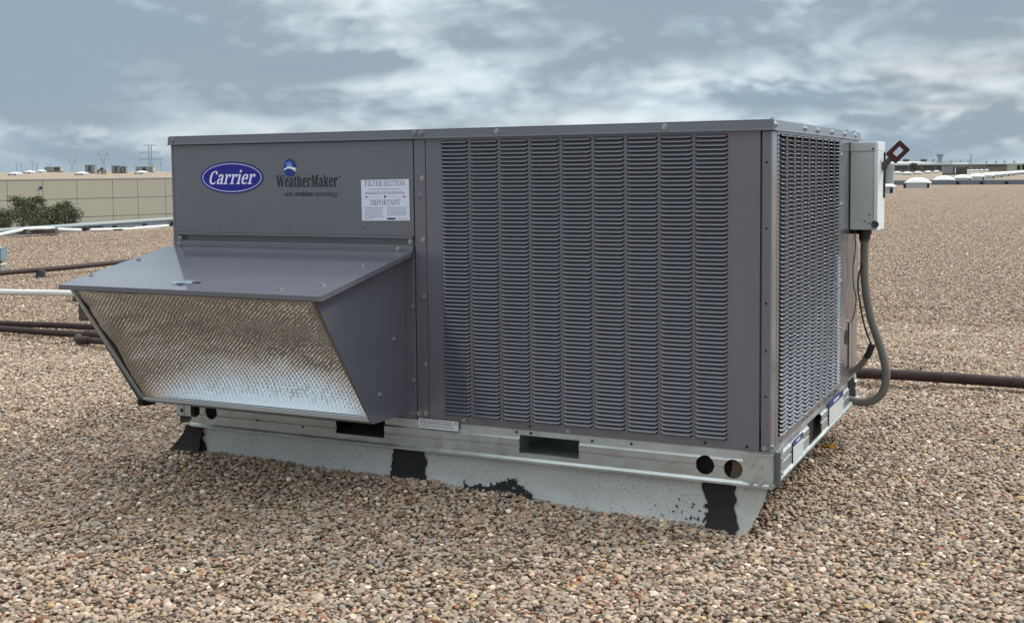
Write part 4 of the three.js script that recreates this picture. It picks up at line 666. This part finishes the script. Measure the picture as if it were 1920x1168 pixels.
  for (let c = 0, k = 0; c < 9; c++) for (let r = 0; r < NR; r++, k++) sl.setMatrixAt(k, m4.makeTranslation(0, YT - r * PITCH + jitter(), Z0 - c * ZP).multiply(ry)); sp.add(sl);
  for (const [y, z] of [[0.115, -0.13], [0.115, -0.46], [0.114, -0.53], [0.114, -0.60], [0.113, -0.72], [0.113, -0.86], [0.112, -1.04]]) screw(sp, 0, y, z, 'right', M.screw, 0.8);
  const rr_ = part('rear_access_panel', [box(-0.02, 0, 0.1035, UT - 0.001, -1.4, -1.104, 0.002)], M.paint, unit);
  for (const [y, z] of [[0.985, -1.135], [0.80, -1.135], [0.51, -1.135], [0.33, -1.135], [0.339, -1.300], [0.2, -1.13]]) screw(rr_, 0, y, z, 'right', M.screw);
  part('knockout', [new THREE.CylinderGeometry(0.030, 0.030, 0.002, 24).rotateZ(Math.PI / 2).translate(0.0008, 0.283, -1.255)], M.dark, rr_);
  part('seam', [box(0.0, 0.003, 0.15, 0.335, -1.312, -1.304)], M.dark, rr_);
  part('corner_post', [box(-0.02, 0.0, 0.1035, UT - 0.001, -UD, -1.405, 0.003)], M.paint, unit);
  part('rear_panel', [box(-UL, -0.021, 0.1035, UT - 0.001, -UD, -UD + 0.003)], M.paint, unit);
  part('left_panel', [box(-UL, -UL + 0.003, 0.1045, UT - 0.001, -UD + 0.004, -0.041)], M.paint, unit);

  // ---- lid
  const lid = part('lid', [box(-UL - 0.004, 0.004, 1.0755, 1.079, -UD - 0.004, 0.004, 0.001)], M.paint, unit);
  const skirt = (x0, x1) => [poly([[0, 1.0515], [0.0085, 1.0515], [0.0062, 1.0755], [0, 1.0755]], x1 - x0).rotateY(-Math.PI / 2).translate(x1, 0, 0), box(x0, x1, 1.0462, 1.0517, -0.002, 0.0115, 0.0015)];
  part('front_skirt', skirt(-UL - 0.006, -1.1725), M.paint, lid); part('front_skirt', skirt(-1.1705, 0.006), M.paint, lid);
  part('seam_cover', [box(-1.1735, -1.1695, 1.0515, 1.0765, 0.0, 0.0082)], M.paint, lid);
  part('side_skirt', [box(0, 0.007, 1.0515, 1.0760, -UD - 0.004, 0.006, 0.001), box(-0.002, 0.0115, 1.0462, 1.0517, -UD - 0.004, 0.0110, 0.0015)], M.paint, lid);
  part('left_skirt', [box(-UL - 0.007, -UL, 1.0465, 1.0760, -UD - 0.004, 0.004)], M.paint, lid); part('rear_skirt', [box(-UL, 0, 1.0465, 1.0760, -UD - 0.008, -UD - 0.001)], M.paint, lid);
  for (const [x, k] of [[-2.217, 1], [-1.186, 1.25], [-1.160, 1.25], [-0.88, 1], [-0.319, 1.1]]) screw(lid, x, 1.065, 0.0072, 'front', x < -1 ? M.paintedScrew : M.screw, k);
  for (const z of [-0.02, -0.43, -0.635, -0.893, -1.149, -1.385]) screw(lid, 0.007, 1.063, z, 'right', M.screw, 1.1);
  for (const [x, z] of [[-0.012, -0.06], [-0.012, -1.30], [-0.012, -1.46]]) screw(lid, x, 1.079, z, 'up', M.screw, 1.1);
}
// ---- printed badges and stickers
function canvasTex(w, h, draw) { const c = document.createElement('canvas'); c.width = w; c.height = h; const x = c.getContext('2d'); draw(x, w, h); const t = new THREE.CanvasTexture(c); t.colorSpace = THREE.SRGBColorSpace; return t; }
function decal(name, parent, x0, x1, y0, y1, z, tex, o = {}, label) { const g = new THREE.PlaneGeometry(x1 - x0, y1 - y0, 1, 1); if (o.tilt) g.rotateZ(o.tilt); if (o.right) { g.rotateY(Math.PI / 2); g.translate(z, (y0 + y1) / 2, -(x0 + x1) / 2); } else g.translate((x0 + x1) / 2, (y0 + y1) / 2, z); const { tilt, right, ...rest } = o; return part(name, [g], std({ map: tex, roughness: 0.4, ...rest }), parent, label); }
{
  const badge = canvasTex(1024, 512, (x, w, h) => {
    x.clearRect(0, 0, w, h); const el = (rx, ry, c) => { x.fillStyle = c; x.beginPath(); x.ellipse(w / 2, h / 2, rx, ry, 0, 0, 6.2832); x.fill(); };
    el(511, 255, '#12127e'); el(484, 229, '#d6d8f2'); el(472, 217, '#14148c');
    x.fillStyle = '#e9eafc'; x.textAlign = 'center'; x.textBaseline = 'middle'; x.save(); x.translate(w / 2 - 12, h / 2 + 2); x.transform(0.80, 0, -0.10, 1.18, 0, 0); x.font = 'italic bold 250px serif'; x.fillText('Carrier', 0, 0); x.restore();
  });
  const g = new THREE.CircleGeometry(0.5, 72); g.scale(0.283, 0.115, 1); g.translate(-1.953, 0.9245, 0.0012); part('badge', [g], std({ map: badge, roughness: 0.35 }), unit, 'blue oval badge with white lettering');
  const word = canvasTex(1024, 320, (x, w, h) => {
    x.clearRect(0, 0, w, h); x.fillStyle = '#12141f'; x.textBaseline = 'alphabetic'; x.save(); x.translate(2, 150); x.scale(Math.min(1, 955 / (x.font = 'bold 190px serif', x.measureText('WeatherMaker').width)), 1.12); x.font = 'bold 190px serif'; x.fillText('WeatherMaker', 0, 0); x.restore();
    x.font = '40px sans-serif'; x.fillText('®', 972, 44);
    x.fillStyle = '#25283a'; x.font = '78px sans-serif'; x.save(); x.translate(136, 268); x.scale(0.90, 1); x.fillText('with', 0, 0); x.font = 'bold 82px sans-serif'; x.fillStyle = '#10121c'; x.fillText('ecoblue', 178, 0); x.font = '78px sans-serif'; x.fillStyle = '#25283a'; x.fillText('technology', 520, 0); x.restore();
  });
  decal('lettering', unit, -1.757, -1.478, 0.844, 0.931, 0.0010, word, { transparent: true, alphaTest: 0.3 });
  const globe = canvasTex(256, 320, (x, w, h) => {
    x.clearRect(0, 0, w, h); x.fillStyle = '#1b3686'; x.beginPath(); x.ellipse(w / 2, h / 2, 126, 158, 0, 0, 6.2832); x.fill(); x.save(); x.clip();
    x.fillStyle = '#4f7cc4'; x.beginPath(); x.ellipse(110, 110, 70, 62, 0, 0, 6.2832); x.fill(); x.fillStyle = '#7fa6dd'; x.beginPath(); x.ellipse(116, 128, 40, 30, 0, 0, 6.2832); x.fill();
    x.strokeStyle = '#eef4ff'; x.lineWidth = 26; x.beginPath(); x.moveTo(8, 196); x.quadraticCurveTo(110, 120, 262, 190); x.stroke(); x.lineWidth = 20; x.beginPath(); x.moveTo(110, 164); x.quadraticCurveTo(190, 170, 240, 224); x.stroke(); x.restore();
  });
  const gg = new THREE.CircleGeometry(0.5, 40); gg.scale(0.054, 0.064, 1); gg.translate(-1.695, 0.9575, 0.0012); part('globe_emblem', [gg], std({ map: globe, roughness: 0.4 }), unit);
  const sheet = canvasTex(720, 560, (x, w, h) => {
    x.fillStyle = '#dcdff0'; x.fillRect(0, 0, w, h); x.fillStyle = '#33364c'; x.textAlign = 'center'; x.save(); x.translate(w / 2, 86); x.scale(0.93, 1.2); x.font = '82px serif'; x.fillText('FILTER SECTION', 0, 0); x.restore();
    x.save(); x.translate(w / 2, 345); x.scale(0.9, 1.15); x.font = '84px serif'; x.fillText('IMPORTANT', 0, 0); x.restore();
    const lines = (x0, x1, y0, n, step, lw, c, last = 1) => { x.fillStyle = c; srand(Math.round(x0 * 7 + y0)); for (let i = 0; i < n; i++) { let q = x0; const e = i === n - 1 ? lerp(x0, x1, last) : x1 - rnd() * 30; while (q < e) { const l = 8 + rnd() * 26; x.fillRect(q, y0 + i * step, Math.min(l, e - q), lw); q += l + 5 + rnd() * 4; } } };
    lines(120, 600, 120, 2, 14, 7, '#8d90ab'); lines(60, 650, 168, 2, 17, 9, '#5a5d78');
    x.fillStyle = '#14151f'; for (const [a, b, d] of [[76, 236, -1], [360, 232, 1], [648, 236, 1]]) { x.beginPath(); if (b === 232) { x.moveTo(a - 14, b - 26); x.lineTo(a + 22, b); x.lineTo(a - 14, b + 26); } else { x.moveTo(a + d * 24, b); x.lineTo(a - d * 16, b - 15); x.lineTo(a - d * 16, b + 15); } x.fill(); } x.fillStyle = '#9a9db4'; x.fillRect(110, 234, 220, 4); x.fillRect(400, 234, 210, 4);
    lines(46, 330, 376, 7, 25, 10, '#777a95', 0.45); lines(388, 690, 376, 5, 25, 10, '#777a95', 0.9); x.fillStyle = '#14151f'; x.fillRect(384, 522, 124, 24); lines(540, 680, 530, 1, 10, 8, '#8d90ab');
  });
  decal('instruction_sticker', unit, -1.4, -1.211, 0.775, 0.9135, 0.0014, sheet, { tilt: 0.012 }, 'white printed instruction sheet');
  const small = canvasTex(420, 110, (x, w, h) => { x.fillStyle = '#dfe1e4'; x.fillRect(0, 0, w, h); srand(5); for (const [y, t, c] of [[14, 10, '#3c3f48'], [36, 12, '#555862'], [60, 8, '#6d707c'], [80, 10, '#6d707c']]) { let q = 12; while (q < 360) { const l = 6 + rnd() * 26; x.fillStyle = c; x.fillRect(q, y, l, t); q += l + 5; } } x.fillStyle = '#70737c'; x.fillRect(376, 12, 30, 30); x.fillStyle = '#dfe1e4'; x.fillRect(384, 20, 14, 14); });
  decal('rating_label', unit, -1.184, -1.032, 0.0795, 0.1115, 0.0090, small, {}, 'small white printed label on the rail');
  const warn = (w0, cols) => canvasTex(w0, 420, (x, w, h) => { x.fillStyle = '#d9dcdc'; x.fillRect(0, 0, w, h); x.fillStyle = '#23356f'; x.fillRect(0, 0, w, 110); x.fillStyle = '#dfe6f4'; let q = w * 0.3; for (let i = 0; i < 5; i++) { x.fillRect(q, 34 + (i % 2) * 4, w * 0.06, 42); q += w * 0.08; } srand(w0); for (let c = 0; c < cols; c++) for (let i = 0; i < 7; i++) { let p = w * (c / cols) + 14; const e = w * ((c + 1) / cols) - 14; while (p < e - 6) { const l = 6 + rnd() * 24; x.fillStyle = '#6a6d74'; x.fillRect(p, 140 + i * 38, Math.min(l, e - p), 9); p += l + 6; } } });
  decal('warning_label', unit, 0.272, 0.424, 0.004, 0.085, 0.0102, warn(360, 1), { right: true }, 'narrow blue headed label'); decal('warning_label', unit, 0.872, 1.150, 0.003, 0.099, 0.0102, warn(760, 2), { right: true }, 'wide blue headed label');
}
// ---- intake hood
{
  const hood = new THREE.Group(); hood.name = 'intake_hood'; unit.add(hood);
  const xl = -2.244, xr = -1.193, k = -0.181, y0 = 0.6725, zf = 0.546;   // roof falls k metres per metre
  const yz = (z) => y0 + k * z;
  const prism = (pts, x0, x1) => { const g = poly(pts, x1 - x0); g.rotateY(-Math.PI / 2); g.translate(x1, 0, 0); return g; };   // outline in (z,y)
  part('hood_roof', [uvBox(prism([[0.004, yz(0.004)], [0.012, yz(0.012) + 0.003], [zf, yz(zf) + 0.003], [zf + 0.0015, yz(zf) + 0.0015], [zf + 0.0015, yz(zf) - 0.013], [zf - 0.001, yz(zf) - 0.013], [zf - 0.001, yz(zf)]], xl, xr)), uvBox(prism([[0.02, yz(0.02) - 0.011], [0.02, yz(0.02)], [zf - 0.0015, yz(zf) - 0.0002], [zf - 0.0015, yz(zf) - 0.013]], xr - 0.002, xr)), uvBox(prism([[0.02, yz(0.02) - 0.011], [0.02, yz(0.02)], [zf - 0.0015, yz(zf) - 0.0002], [zf - 0.0015, yz(zf) - 0.013]], xl, xl + 0.002))], M.hoodPaint, hood);
  part('wall_flange', [box(xl + 0.02, xr - 0.003, 0.6735, 0.69, 0.0065, 0.009, 0.001)], M.paint, hood);
  const side = [[0.003, 0.655], [0.003, 0.122], [0.045, 0.122], [0.210, 0.128], [0.226, 0.132], [0.536, yz(0.536) - 0.0015], [0.01, yz(0.01) - 0.002]];
  const sr = part('side_panel', [prism(side, -1.2345, -1.232), box(-1.232, -1.1985, 0.118, 0.655, 0.001, 0.0035, 0.001)], M.paint, hood);
  for (const [y, z] of [[0.386, 0.078], [0.215, 0.173]]) { const s = screw(sr, -1.232, y, z, 'right', M.screw, 1.05); }
  for (const y of [0.487, 0.239]) screw(sr, -1.204, y, 0.0035, 'front', M.screw, 0.9);
  part('side_panel', [prism(side, -2.2155, -2.213), box(-2.230, -2.2155, 0.118, 0.655, 0.001, 0.0035, 0.001)], M.paint, hood);
  part('hood_floor', [prism([[0.0035, 0.121], [0.0035, 0.124], [0.21, 0.130], [0.2125, 0.152], [0.2145, 0.152], [0.2125, 0.127]], -2.213, -1.2345)], M.paint, hood);
  part('corner_cap', [prism([[0.16, 0.108], [0.16, 0.122], [0.228, 0.132], [0.222, 0.112]], -2.222, -2.195)], M.dark, hood);
  // frame strips along the opening
  const T = [0.530, 0.563], Bt = [0.212, 0.140];                      // z,y of the top and bottom of the opening
  for (const [x0, x1] of [[-2.2125, -2.202], [-1.2455, -1.2350]]) part('frame_strip', [prism([[T[0] - 0.006, T[1]], [T[0], T[1] - 0.004], [Bt[0] + 0.006, Bt[1] - 0.004], [Bt[0], Bt[1] + 0.004]], x0, x1)], x0 < -2 ? M.aluminium : std({ color: lin(0.20, 0.165, 0.13), roughness: 0.6, metalness: 0.3 }), hood);
  part('frame_strip', [box(-2.202, -1.2455, 0.134, 0.146, 0.2150, 0.2185, 0.001)], M.aluminium, hood);
  // sagging metal mesh filter, woven relief modelled
  const nu = 560, nv = 300, P = [], I = [], U = [], xa = -2.203, xb = -1.2445;
  const tz = T[0] - 0.012, ty = T[1] - 0.008, bz = Bt[0] + 0.003, by = Bt[1] + 0.007, dz = bz - tz, dy = by - ty, len = Math.hypot(dz, dy), nz = -dy / len, ny = dz / len; // outward normal (forward and down)
  for (let j = 0; j <= nv; j++) for (let i = 0; i <= nu; i++) {
    const u = i / nu, t = j / nv, X = lerp(xa, xb, u), L = t * len;
    const tt = Math.pow(t, lerp(0.70, 1.12, u)), sag = Math.pow(tt, 1.25) * (1 - Math.pow(tt, 4.5)) * 1.5;
    const across = 1 - Math.pow(1 - u, 7) * 0.9 - Math.pow(u, 9) * 0.7;
    const wave = (vnoise(u * 5 + 3, t * 4, 13) - 0.5) * 0.020 * Math.sin(Math.PI * t) + (vnoise(u * 13, t * 8 + 5, 15) - 0.5) * 0.012 * Math.sin(Math.PI * t) + (vnoise(u * 26, t * 17 + 5, 16) - 0.5) * 0.004 * Math.sin(Math.PI * t);
    const jx = (vnoise(u * 12, t * 7, 21) - 0.5) * 1.0, jy = (vnoise(u * 12 + 9, t * 7, 22) - 0.5) * 0.7;
    const p = (X - xa) / 0.0082 + jx, q = L / 0.0072 + jy, fade = Math.min(1, 20 * Math.min(u, 1 - u, t, 1 - t));
    const weave = Math.cos(Math.PI * p) * Math.cos(Math.PI * q), rough = (hash2(Math.round(p), Math.round(q), 3) - 0.5) * 1.3;
    const off = -(0.165 * sag * across) + wave + fade * (0.0022 * weave * (1 + rough) + 0.0005 * (vnoise(i * 0.6, j * 0.6, 4) - 0.5));
    P.push(X, ty + dy * t + ny * off, tz + dz * t + nz * off); U.push(X, L);
  }
  for (let j = 0; j < nv; j++) for (let i = 0; i < nu; i++) { const a = j * (nu + 1) + i, b = a + nu + 1; I.push(a, b, a + 1, a + 1, b, b + 1); }
  const g = new THREE.BufferGeometry(); g.setAttribute('position', new THREE.Float32BufferAttribute(P, 3)); g.setAttribute('uv', new THREE.Float32BufferAttribute(U, 2)); g.setIndex(I); g.computeVertexNormals();
  const f = finish(new THREE.Mesh(g, M.foil)); f.name = 'mesh_filter'; hood.add(f);
  part('inner_back', [box(-2.212, -1.236, 0.13, 0.66, 0.002, 0.006)], M.paint, hood);
  const roofScrew = (x, z) => { const s = screw(hood, x, yz(z) + 0.003, z, 'up', M.screw, 1.05); return s; };
  for (const [x, z] of [[-2.206, 0.213], [-2.217, 0.427], [-1.262, 0.212], [-1.268, 0.431], [-1.378, 0.497]]) roofScrew(x, z);
  screw(hood, -2.198, 0.683, 0.009, 'front', M.screw, 0.9); screw(hood, -1.254, 0.681, 0.009, 'front', M.screw, 0.9);
  // torn tape on the hood roof
  const tape = new THREE.PlaneGeometry(0.07, 0.036, 14, 5), tp = tape.attributes.position; srand(8); for (let i = 0; i < tp.count; i++) { const x = tp.getX(i), y = tp.getY(i); tp.setXYZ(i, x * (1 + 0.3 * (vnoise(y * 90, 1, 3) - 0.5)), y * (1 + 0.9 * (vnoise(x * 60, 2, 5) - 0.5)), 0.001 + 0.005 * vnoise(x * 40, y * 60, 6)); } tape.rotateX(-Math.PI / 2 - k * 0.98); tape.rotateY(0.1); tape.translate(-1.775, yz(0.472) + 0.004, 0.472); tape.computeVertexNormals();
  part('torn_tape', [tape], new THREE.MeshPhysicalMaterial({ color: lin(0.30, 0.36, 0.42), roughness: 0.2, side: THREE.DoubleSide, transmission: 0.35, thickness: 0 }), hood);
  part('tape_scrap', [box(-1.735, -1.715, yz(0.468) + 0.003, yz(0.468) + 0.006, 0.455, 0.47, 0.001)], M.dark, hood);
}

// ================================================================ ROOF KERB UNDER THE UNIT
{
  const t = thing('roof_curb', 'grey granulated roof curb with black tar seams below the unit', 'roof curb', [0, 0, 0]);
  const at = (x, v, off = 0) => { const y = -0.002 - 0.205 * v, z = -0.012 + 0.006 * v + 0.085 * Math.max(0, v - 0.35) ** 1.5 + off; return [x, y, z]; };
  const sheet = (xl, xr, v0, v1, nu, nv, off, wob) => { const P = [], I = [], U = []; for (let j = 0; j <= nv; j++) for (let i = 0; i <= nu; i++) { const v = lerp(v0, v1, j / nv), a = xl(v), b = xr(v), x = lerp(a, b, i / nu), p = at(x, v, off + (wob ? wob(x, v) : 0)); P.push(...p); U.push(x, p[1]); } for (let j = 0; j < nv; j++) for (let i = 0; i < nu; i++) { const a = j * (nu + 1) + i, b = a + nu + 1; I.push(a, b, a + 1, a + 1, b, b + 1); } const g = new THREE.BufferGeometry(); g.setAttribute('position', new THREE.Float32BufferAttribute(P, 3)); g.setAttribute('uv', new THREE.Float32BufferAttribute(U, 2)); g.setIndex(I); g.computeVertexNormals(); return clean(g); };
  const wob = (x, v) => (vnoise(x * 3, v * 2, 31) - 0.5) * 0.008 * v + (vnoise(x * 9, v * 5, 32) - 0.5) * 0.003;
  part('front_flashing', [sheet(() => -1.22, (v) => lerp(-0.008, -0.105, v ** 1.4), 0, 1, 90, 14, 0, wob)], M.curb, t); part('front_flashing', [sheet((v) => -2.19, () => -1.2205, 0, 1, 80, 14, 0.001, wob)], M.curb, t);
  part('hole_shade_strip', [box(-2.19, -1.53, -0.002, 0.1, -0.045, -0.038), box(-1.31, -0.83, -0.002, 0.1, -0.045, -0.038), box(-0.585, -0.128, -0.002, 0.1, -0.045, -0.038)], M.tar, t); part('inner_wall', [box(-0.9, -0.5, -0.2, 0.1, -0.26, -0.25)], M.galvanised, t);  // black strips added behind the front rail holes so they read dark
  part('side_shade_sheet', [box(-0.032, -0.020, -0.025, 0.099, -1.46, -0.125), box(-0.24, -0.062, 0.006, 0.012, -1.46, -0.125)], M.tar, t, 'added black sheet standing in for shade behind the side rail slots'); part('side_wall', [box(-0.26, -0.24, -0.2, 0.006, -1.45, -0.03)], M.curb, t); part('rear_flashing', [box(-2.17, -0.26, -0.2, 0, -1.46, -1.44)], M.curb, t); part('left_flashing', [box(-2.2, -2.17, -0.2, 0, -1.45, -0.03)], M.curb, t);  // black sheets added behind the side slots stand in for inner shade
  const edge = (s) => (v) => (vnoise(v * 5, s, 40) - 0.5) * 0.022 + (vnoise(v * 21, s, 41) - 0.5) * 0.012;
  const strip = (a0, a1, b0, b1, s, v1 = 1) => sheet((v) => lerp(a0, a1, v) + edge(s)(v), (v) => lerp(b0, b1, v) + edge(s + 5)(v), 0.0, v1, 10, 24, 0.005, (x, v) => wob(x, v) + (vnoise(x * 50, v * 16, s) - 0.5) * 0.004);
  part('tar_seam', [strip(-0.214, -0.172, -0.112, -0.078, 3)], M.tar, t); part('tar_seam', [strip(-1.285, -1.312, -1.158, -1.17, 9)], M.tar, t); part('tar_seam', [strip(-2.198, -2.21, -2.115, -2.12, 15, 0.6)], M.tar, t);
  // flap of flashing splayed out at the left corner
  const fl = new THREE.PlaneGeometry(1, 1, 10, 14), fp = fl.attributes.position; for (let i = 0; i < fp.count; i++) { const u = fp.getX(i) + 0.5, v = 0.5 - fp.getY(i); fp.setXYZ(i, lerp(-2.192 - 0.06 * v - 0.10 * v * v, -2.112 - 0.02 * v, u) + (vnoise(u * 3, v * 7, 51) - 0.5) * 0.012, -0.004 - 0.13 * Math.pow(v, 0.8) + (vnoise(u * 5, v * 6, 50) - 0.5) * 0.008, lerp(-0.002 + 0.03 * v, -0.004 + 0.055 * v * v, u) + 0.012); } fl.computeVertexNormals(); part('corner_flap', [clean(fl)], M.tar, t);
  // splashed tar: flat irregular patches
  srand(31); const spl = []; const blob = (cx, cv, rx, rv, s, n = 26) => { const sh = []; for (let i = 0; i < n; i++) { const a = i / n * 6.2832, r = 0.35 + 1.1 * rnd() * rnd() + 0.35 * vnoise(Math.cos(a) * 2 + 5, Math.sin(a) * 2 + 5, s); sh.push([cx + Math.cos(a) * rx * r, cv + Math.sin(a) * rv * r]); } const P = [], I = []; const c = at(cx, cv, 0.0045 + wob(cx, cv)); P.push(...c); for (const [x, v] of sh) P.push(...at(x, v, 0.0045 + wob(x, v))); for (let i = 0; i < n; i++) I.push(0, 1 + i, 1 + (i + 1) % n); const g = new THREE.BufferGeometry(); g.setAttribute('position', new THREE.Float32BufferAttribute(P, 3)); g.setIndex(I); g.computeVertexNormals(); g.setAttribute('uv', new THREE.Float32BufferAttribute(new Float32Array(P.length / 3 * 2), 2)); return clean(g); };
  const band = [blob(-1.0, 0.53, 0.03, 0.06, 1), blob(-0.96, 0.50, 0.04, 0.07, 2), blob(-0.915, 0.50, 0.04, 0.08, 3), blob(-0.872, 0.44, 0.035, 0.13, 4), blob(-0.845, 0.36, 0.025, 0.09, 5), blob(-0.815, 0.46, 0.03, 0.11, 6), blob(-0.785, 0.54, 0.022, 0.08, 8), blob(-0.88, 0.58, 0.14, 0.10, 9, 50), blob(-1.02, 0.44, 0.004, 0.05, 11, 10)];
  part('tar_splash', band, M.tar, t); for (let i = 0; i < 34; i++) spl.push(blob(-0.40 + 0.21 * Math.sqrt(rnd()), rr(0.30, 0.85), 0.0035 * rr(0.5, 1.5), 0.02 * rr(0.4, 1.4), 10 + i, 9)); for (let i = 0; i < 12; i++) spl.push(blob(rr(-0.215, -0.19), rr(0.3, 0.9), 0.005 * rr(0.5, 1.5), 0.03 * rr(0.4, 1.4), 60 + i, 9)); part('tar_speck', spl, M.tar, t);
}

// ================================================================ DISCONNECT SWITCH AND CONDUITS
{
  const t = thing('disconnect_switch', 'pale grey electrical disconnect box with a raised red handle on the unit side', 'electrical box', [0.003, 0.698, -1.3]);
  const W = 0.104, H = 0.338, D = 0.172;
  part('body', [box(0.0, W - 0.016, 0, H - 0.036, -D, 0, 0.003)], M.boxGrey, t);
  part('top_cap', [box(-0.002, W - 0.013, H - 0.0355, H, -D - 0.003, 0.003, 0.003)], M.boxGrey, t);
  const cv = part('cover', [box(W - 0.0155, W, -0.003, H - 0.0365, -D - 0.002, 0.0035, 0.003), box(W - 0.0125, W, H - 0.036, H + 0.002, -D - 0.002, 0.003, 0.003)], std({ color: lin(0.72, 0.76, 0.76), roughness: 0.45 }), t);
  part('slot', [box(W, W + 0.006, 0.12, 0.30, -0.152, -0.138, 0.002)], M.dark, cv);
  part('latch', [new THREE.TorusGeometry(0.010, 0.004, 8, 20).translate(W - 0.008, 0.022, 0.006), new THREE.CylinderGeometry(0.007, 0.007, 0.004, 16).rotateX(Math.PI / 2).translate(W - 0.008, 0.022, 0.006)], M.slate, cv);
  part('hinge_pin', [new THREE.CylinderGeometry(0.004, 0.004, 0.003, 12).rotateX(Math.PI / 2).translate(W - 0.020, H - 0.026, 0.004)], M.dark, t);
  for (const [x, y] of [[0.072, 0.025], [0.074, 0.058], [0.056, 0.033]]) part('bolt', [new THREE.CylinderGeometry(0.003, 0.003, 0.003, 10).rotateX(Math.PI / 2).translate(x, y, 0.001)], M.slate, t);
  part('embossed_mark', [new THREE.TorusGeometry(0.014, 0.0012, 6, 24).translate(0.034, 0.032, 0.0), box(0.05, 0.075, H - 0.017, H - 0.013, 0.0028, 0.0036)], M.boxGrey, t);
  const lever = new THREE.Group(); lever.name = 'lever'; t.add(lever); lever.position.set(W + 0.004, 0.245, -0.10); lever.rotation.z = -0.78;
  // lever local: y runs along the handle
  part('arm', [box(-0.011, 0.011, -0.02, 0.045, -0.006, 0.006, 0.003), new THREE.CylinderGeometry(0.017, 0.017, 0.02, 18).rotateX(Math.PI / 2)], M.slate, lever);
  const o = new THREE.Shape([[-0.023, 0.04], [0.023, 0.04], [0.026, 0.046], [0.026, 0.108], [0.023, 0.114], [-0.023, 0.114], [-0.026, 0.108], [-0.026, 0.046]].map((p) => new THREE.Vector2(...p))); o.holes.push(new THREE.Path([[-0.0125, 0.06], [-0.0125, 0.098], [0.0125, 0.098], [0.0125, 0.06]].map((p) => new THREE.Vector2(...p)))); const hg = new THREE.ExtrudeGeometry(o, { depth: 0.010, bevelEnabled: true, bevelSize: 0.0018, bevelThickness: 0.0018, bevelSegments: 2 }); hg.translate(0, 0, -0.005);
  part('handle', [clean(hg)], M.red, lever, 'dark red loop handle');
  part('interlock', [box(W, W + 0.036, 0.175, 0.255, -0.168, -0.155, 0.003)], M.boxGrey, t);
  part('conduit_fitting', [new THREE.CylinderGeometry(0.026, 0.028, 0.02, 20).translate(0.047, -0.010, -0.06), new THREE.CylinderGeometry(0.022, 0.022, 0.02, 20).translate(0.047, -0.028, -0.06), new THREE.CylinderGeometry(0.013, 0.014, 0.02, 16).translate(0.010, -0.008, -0.05)], M.blackRubber, t);
  const c = thing('flexible_conduit', 'thick grey flexible conduit looping from the disconnect box into the rail', 'conduit', [0, 0, 0]);
  const pts = [[0.050, 0.668, -1.36], [0.050, 0.60, -1.36], [0.0515, 0.508, -1.36], [0.064, 0.41, -1.36], [0.081, 0.335, -1.36], [0.112, 0.245, -1.36], [0.133, 0.165, -1.36], [0.137, 0.115, -1.36], [0.126, 0.062, -1.36], [0.100, 0.030, -1.362], [0.066, 0.014, -1.365], [0.02, 0.012, -1.37], [-0.06, 0.03, -1.375]];
  part('sheath', [tube(pts, 0.0158, 120, 18, 1)], M.conduit, c); part('end_fitting', [new THREE.CylinderGeometry(0.022, 0.022, 0.022, 6).translate(0.050, 0.662, -1.36)], M.slate, c);
  single('black_cable', [tube([[0.046, 0.560, -1.338], [0.033, 0.520, -1.338], [0.031, 0.46, -1.338], [0.040, 0.40, -1.338], [0.050, 0.345, -1.338], [0.066, 0.29, -1.338], [0.082, 0.245, -1.34], [0.080, 0.215, -1.345]], 0.0034, 70, 8)], M.blackRubber, 'thin black cable hanging between the unit and the thick conduit', 'cable');
  const w = thing('grey_conduit', 'short grey conduit with a black taped end rising from the rail', 'conduit', [0, 0, 0]);
  part('sheath', [tube([[-0.03, 0.125, -1.36], [0.01, 0.138, -1.36], [0.035, 0.155, -1.358], [0.056, 0.182, -1.352], [0.066, 0.20, -1.348]], 0.0115, 40, 14)], M.conduit, w); part('tape_wrap', [tube([[0.063, 0.194, -1.349], [0.074, 0.214, -1.346], [0.081, 0.232, -1.343], [0.086, 0.247, -1.341]], 0.0125, 16, 12), box(0.084, 0.098, 0.236, 0.243, -1.345, -1.339, 0.002)], M.blackRubber, w);
  single('thin_wire', [tube([[0.014, 0.686, -1.35], [0.018, 0.62, -1.345], [0.010, 0.55, -1.34], [0.013, 0.48, -1.34], [0.022, 0.43, -1.345], [0.020, 0.40, -1.35], [0.012, 0.35, -1.345], [0.006, 0.335, -1.335]], 0.0022, 60, 6)], M.slate, 'thin grey wire running down the rear side panel below the box', 'cable');
}
renderer.setSize(1024, 622);
renderer.render(scene, camera);
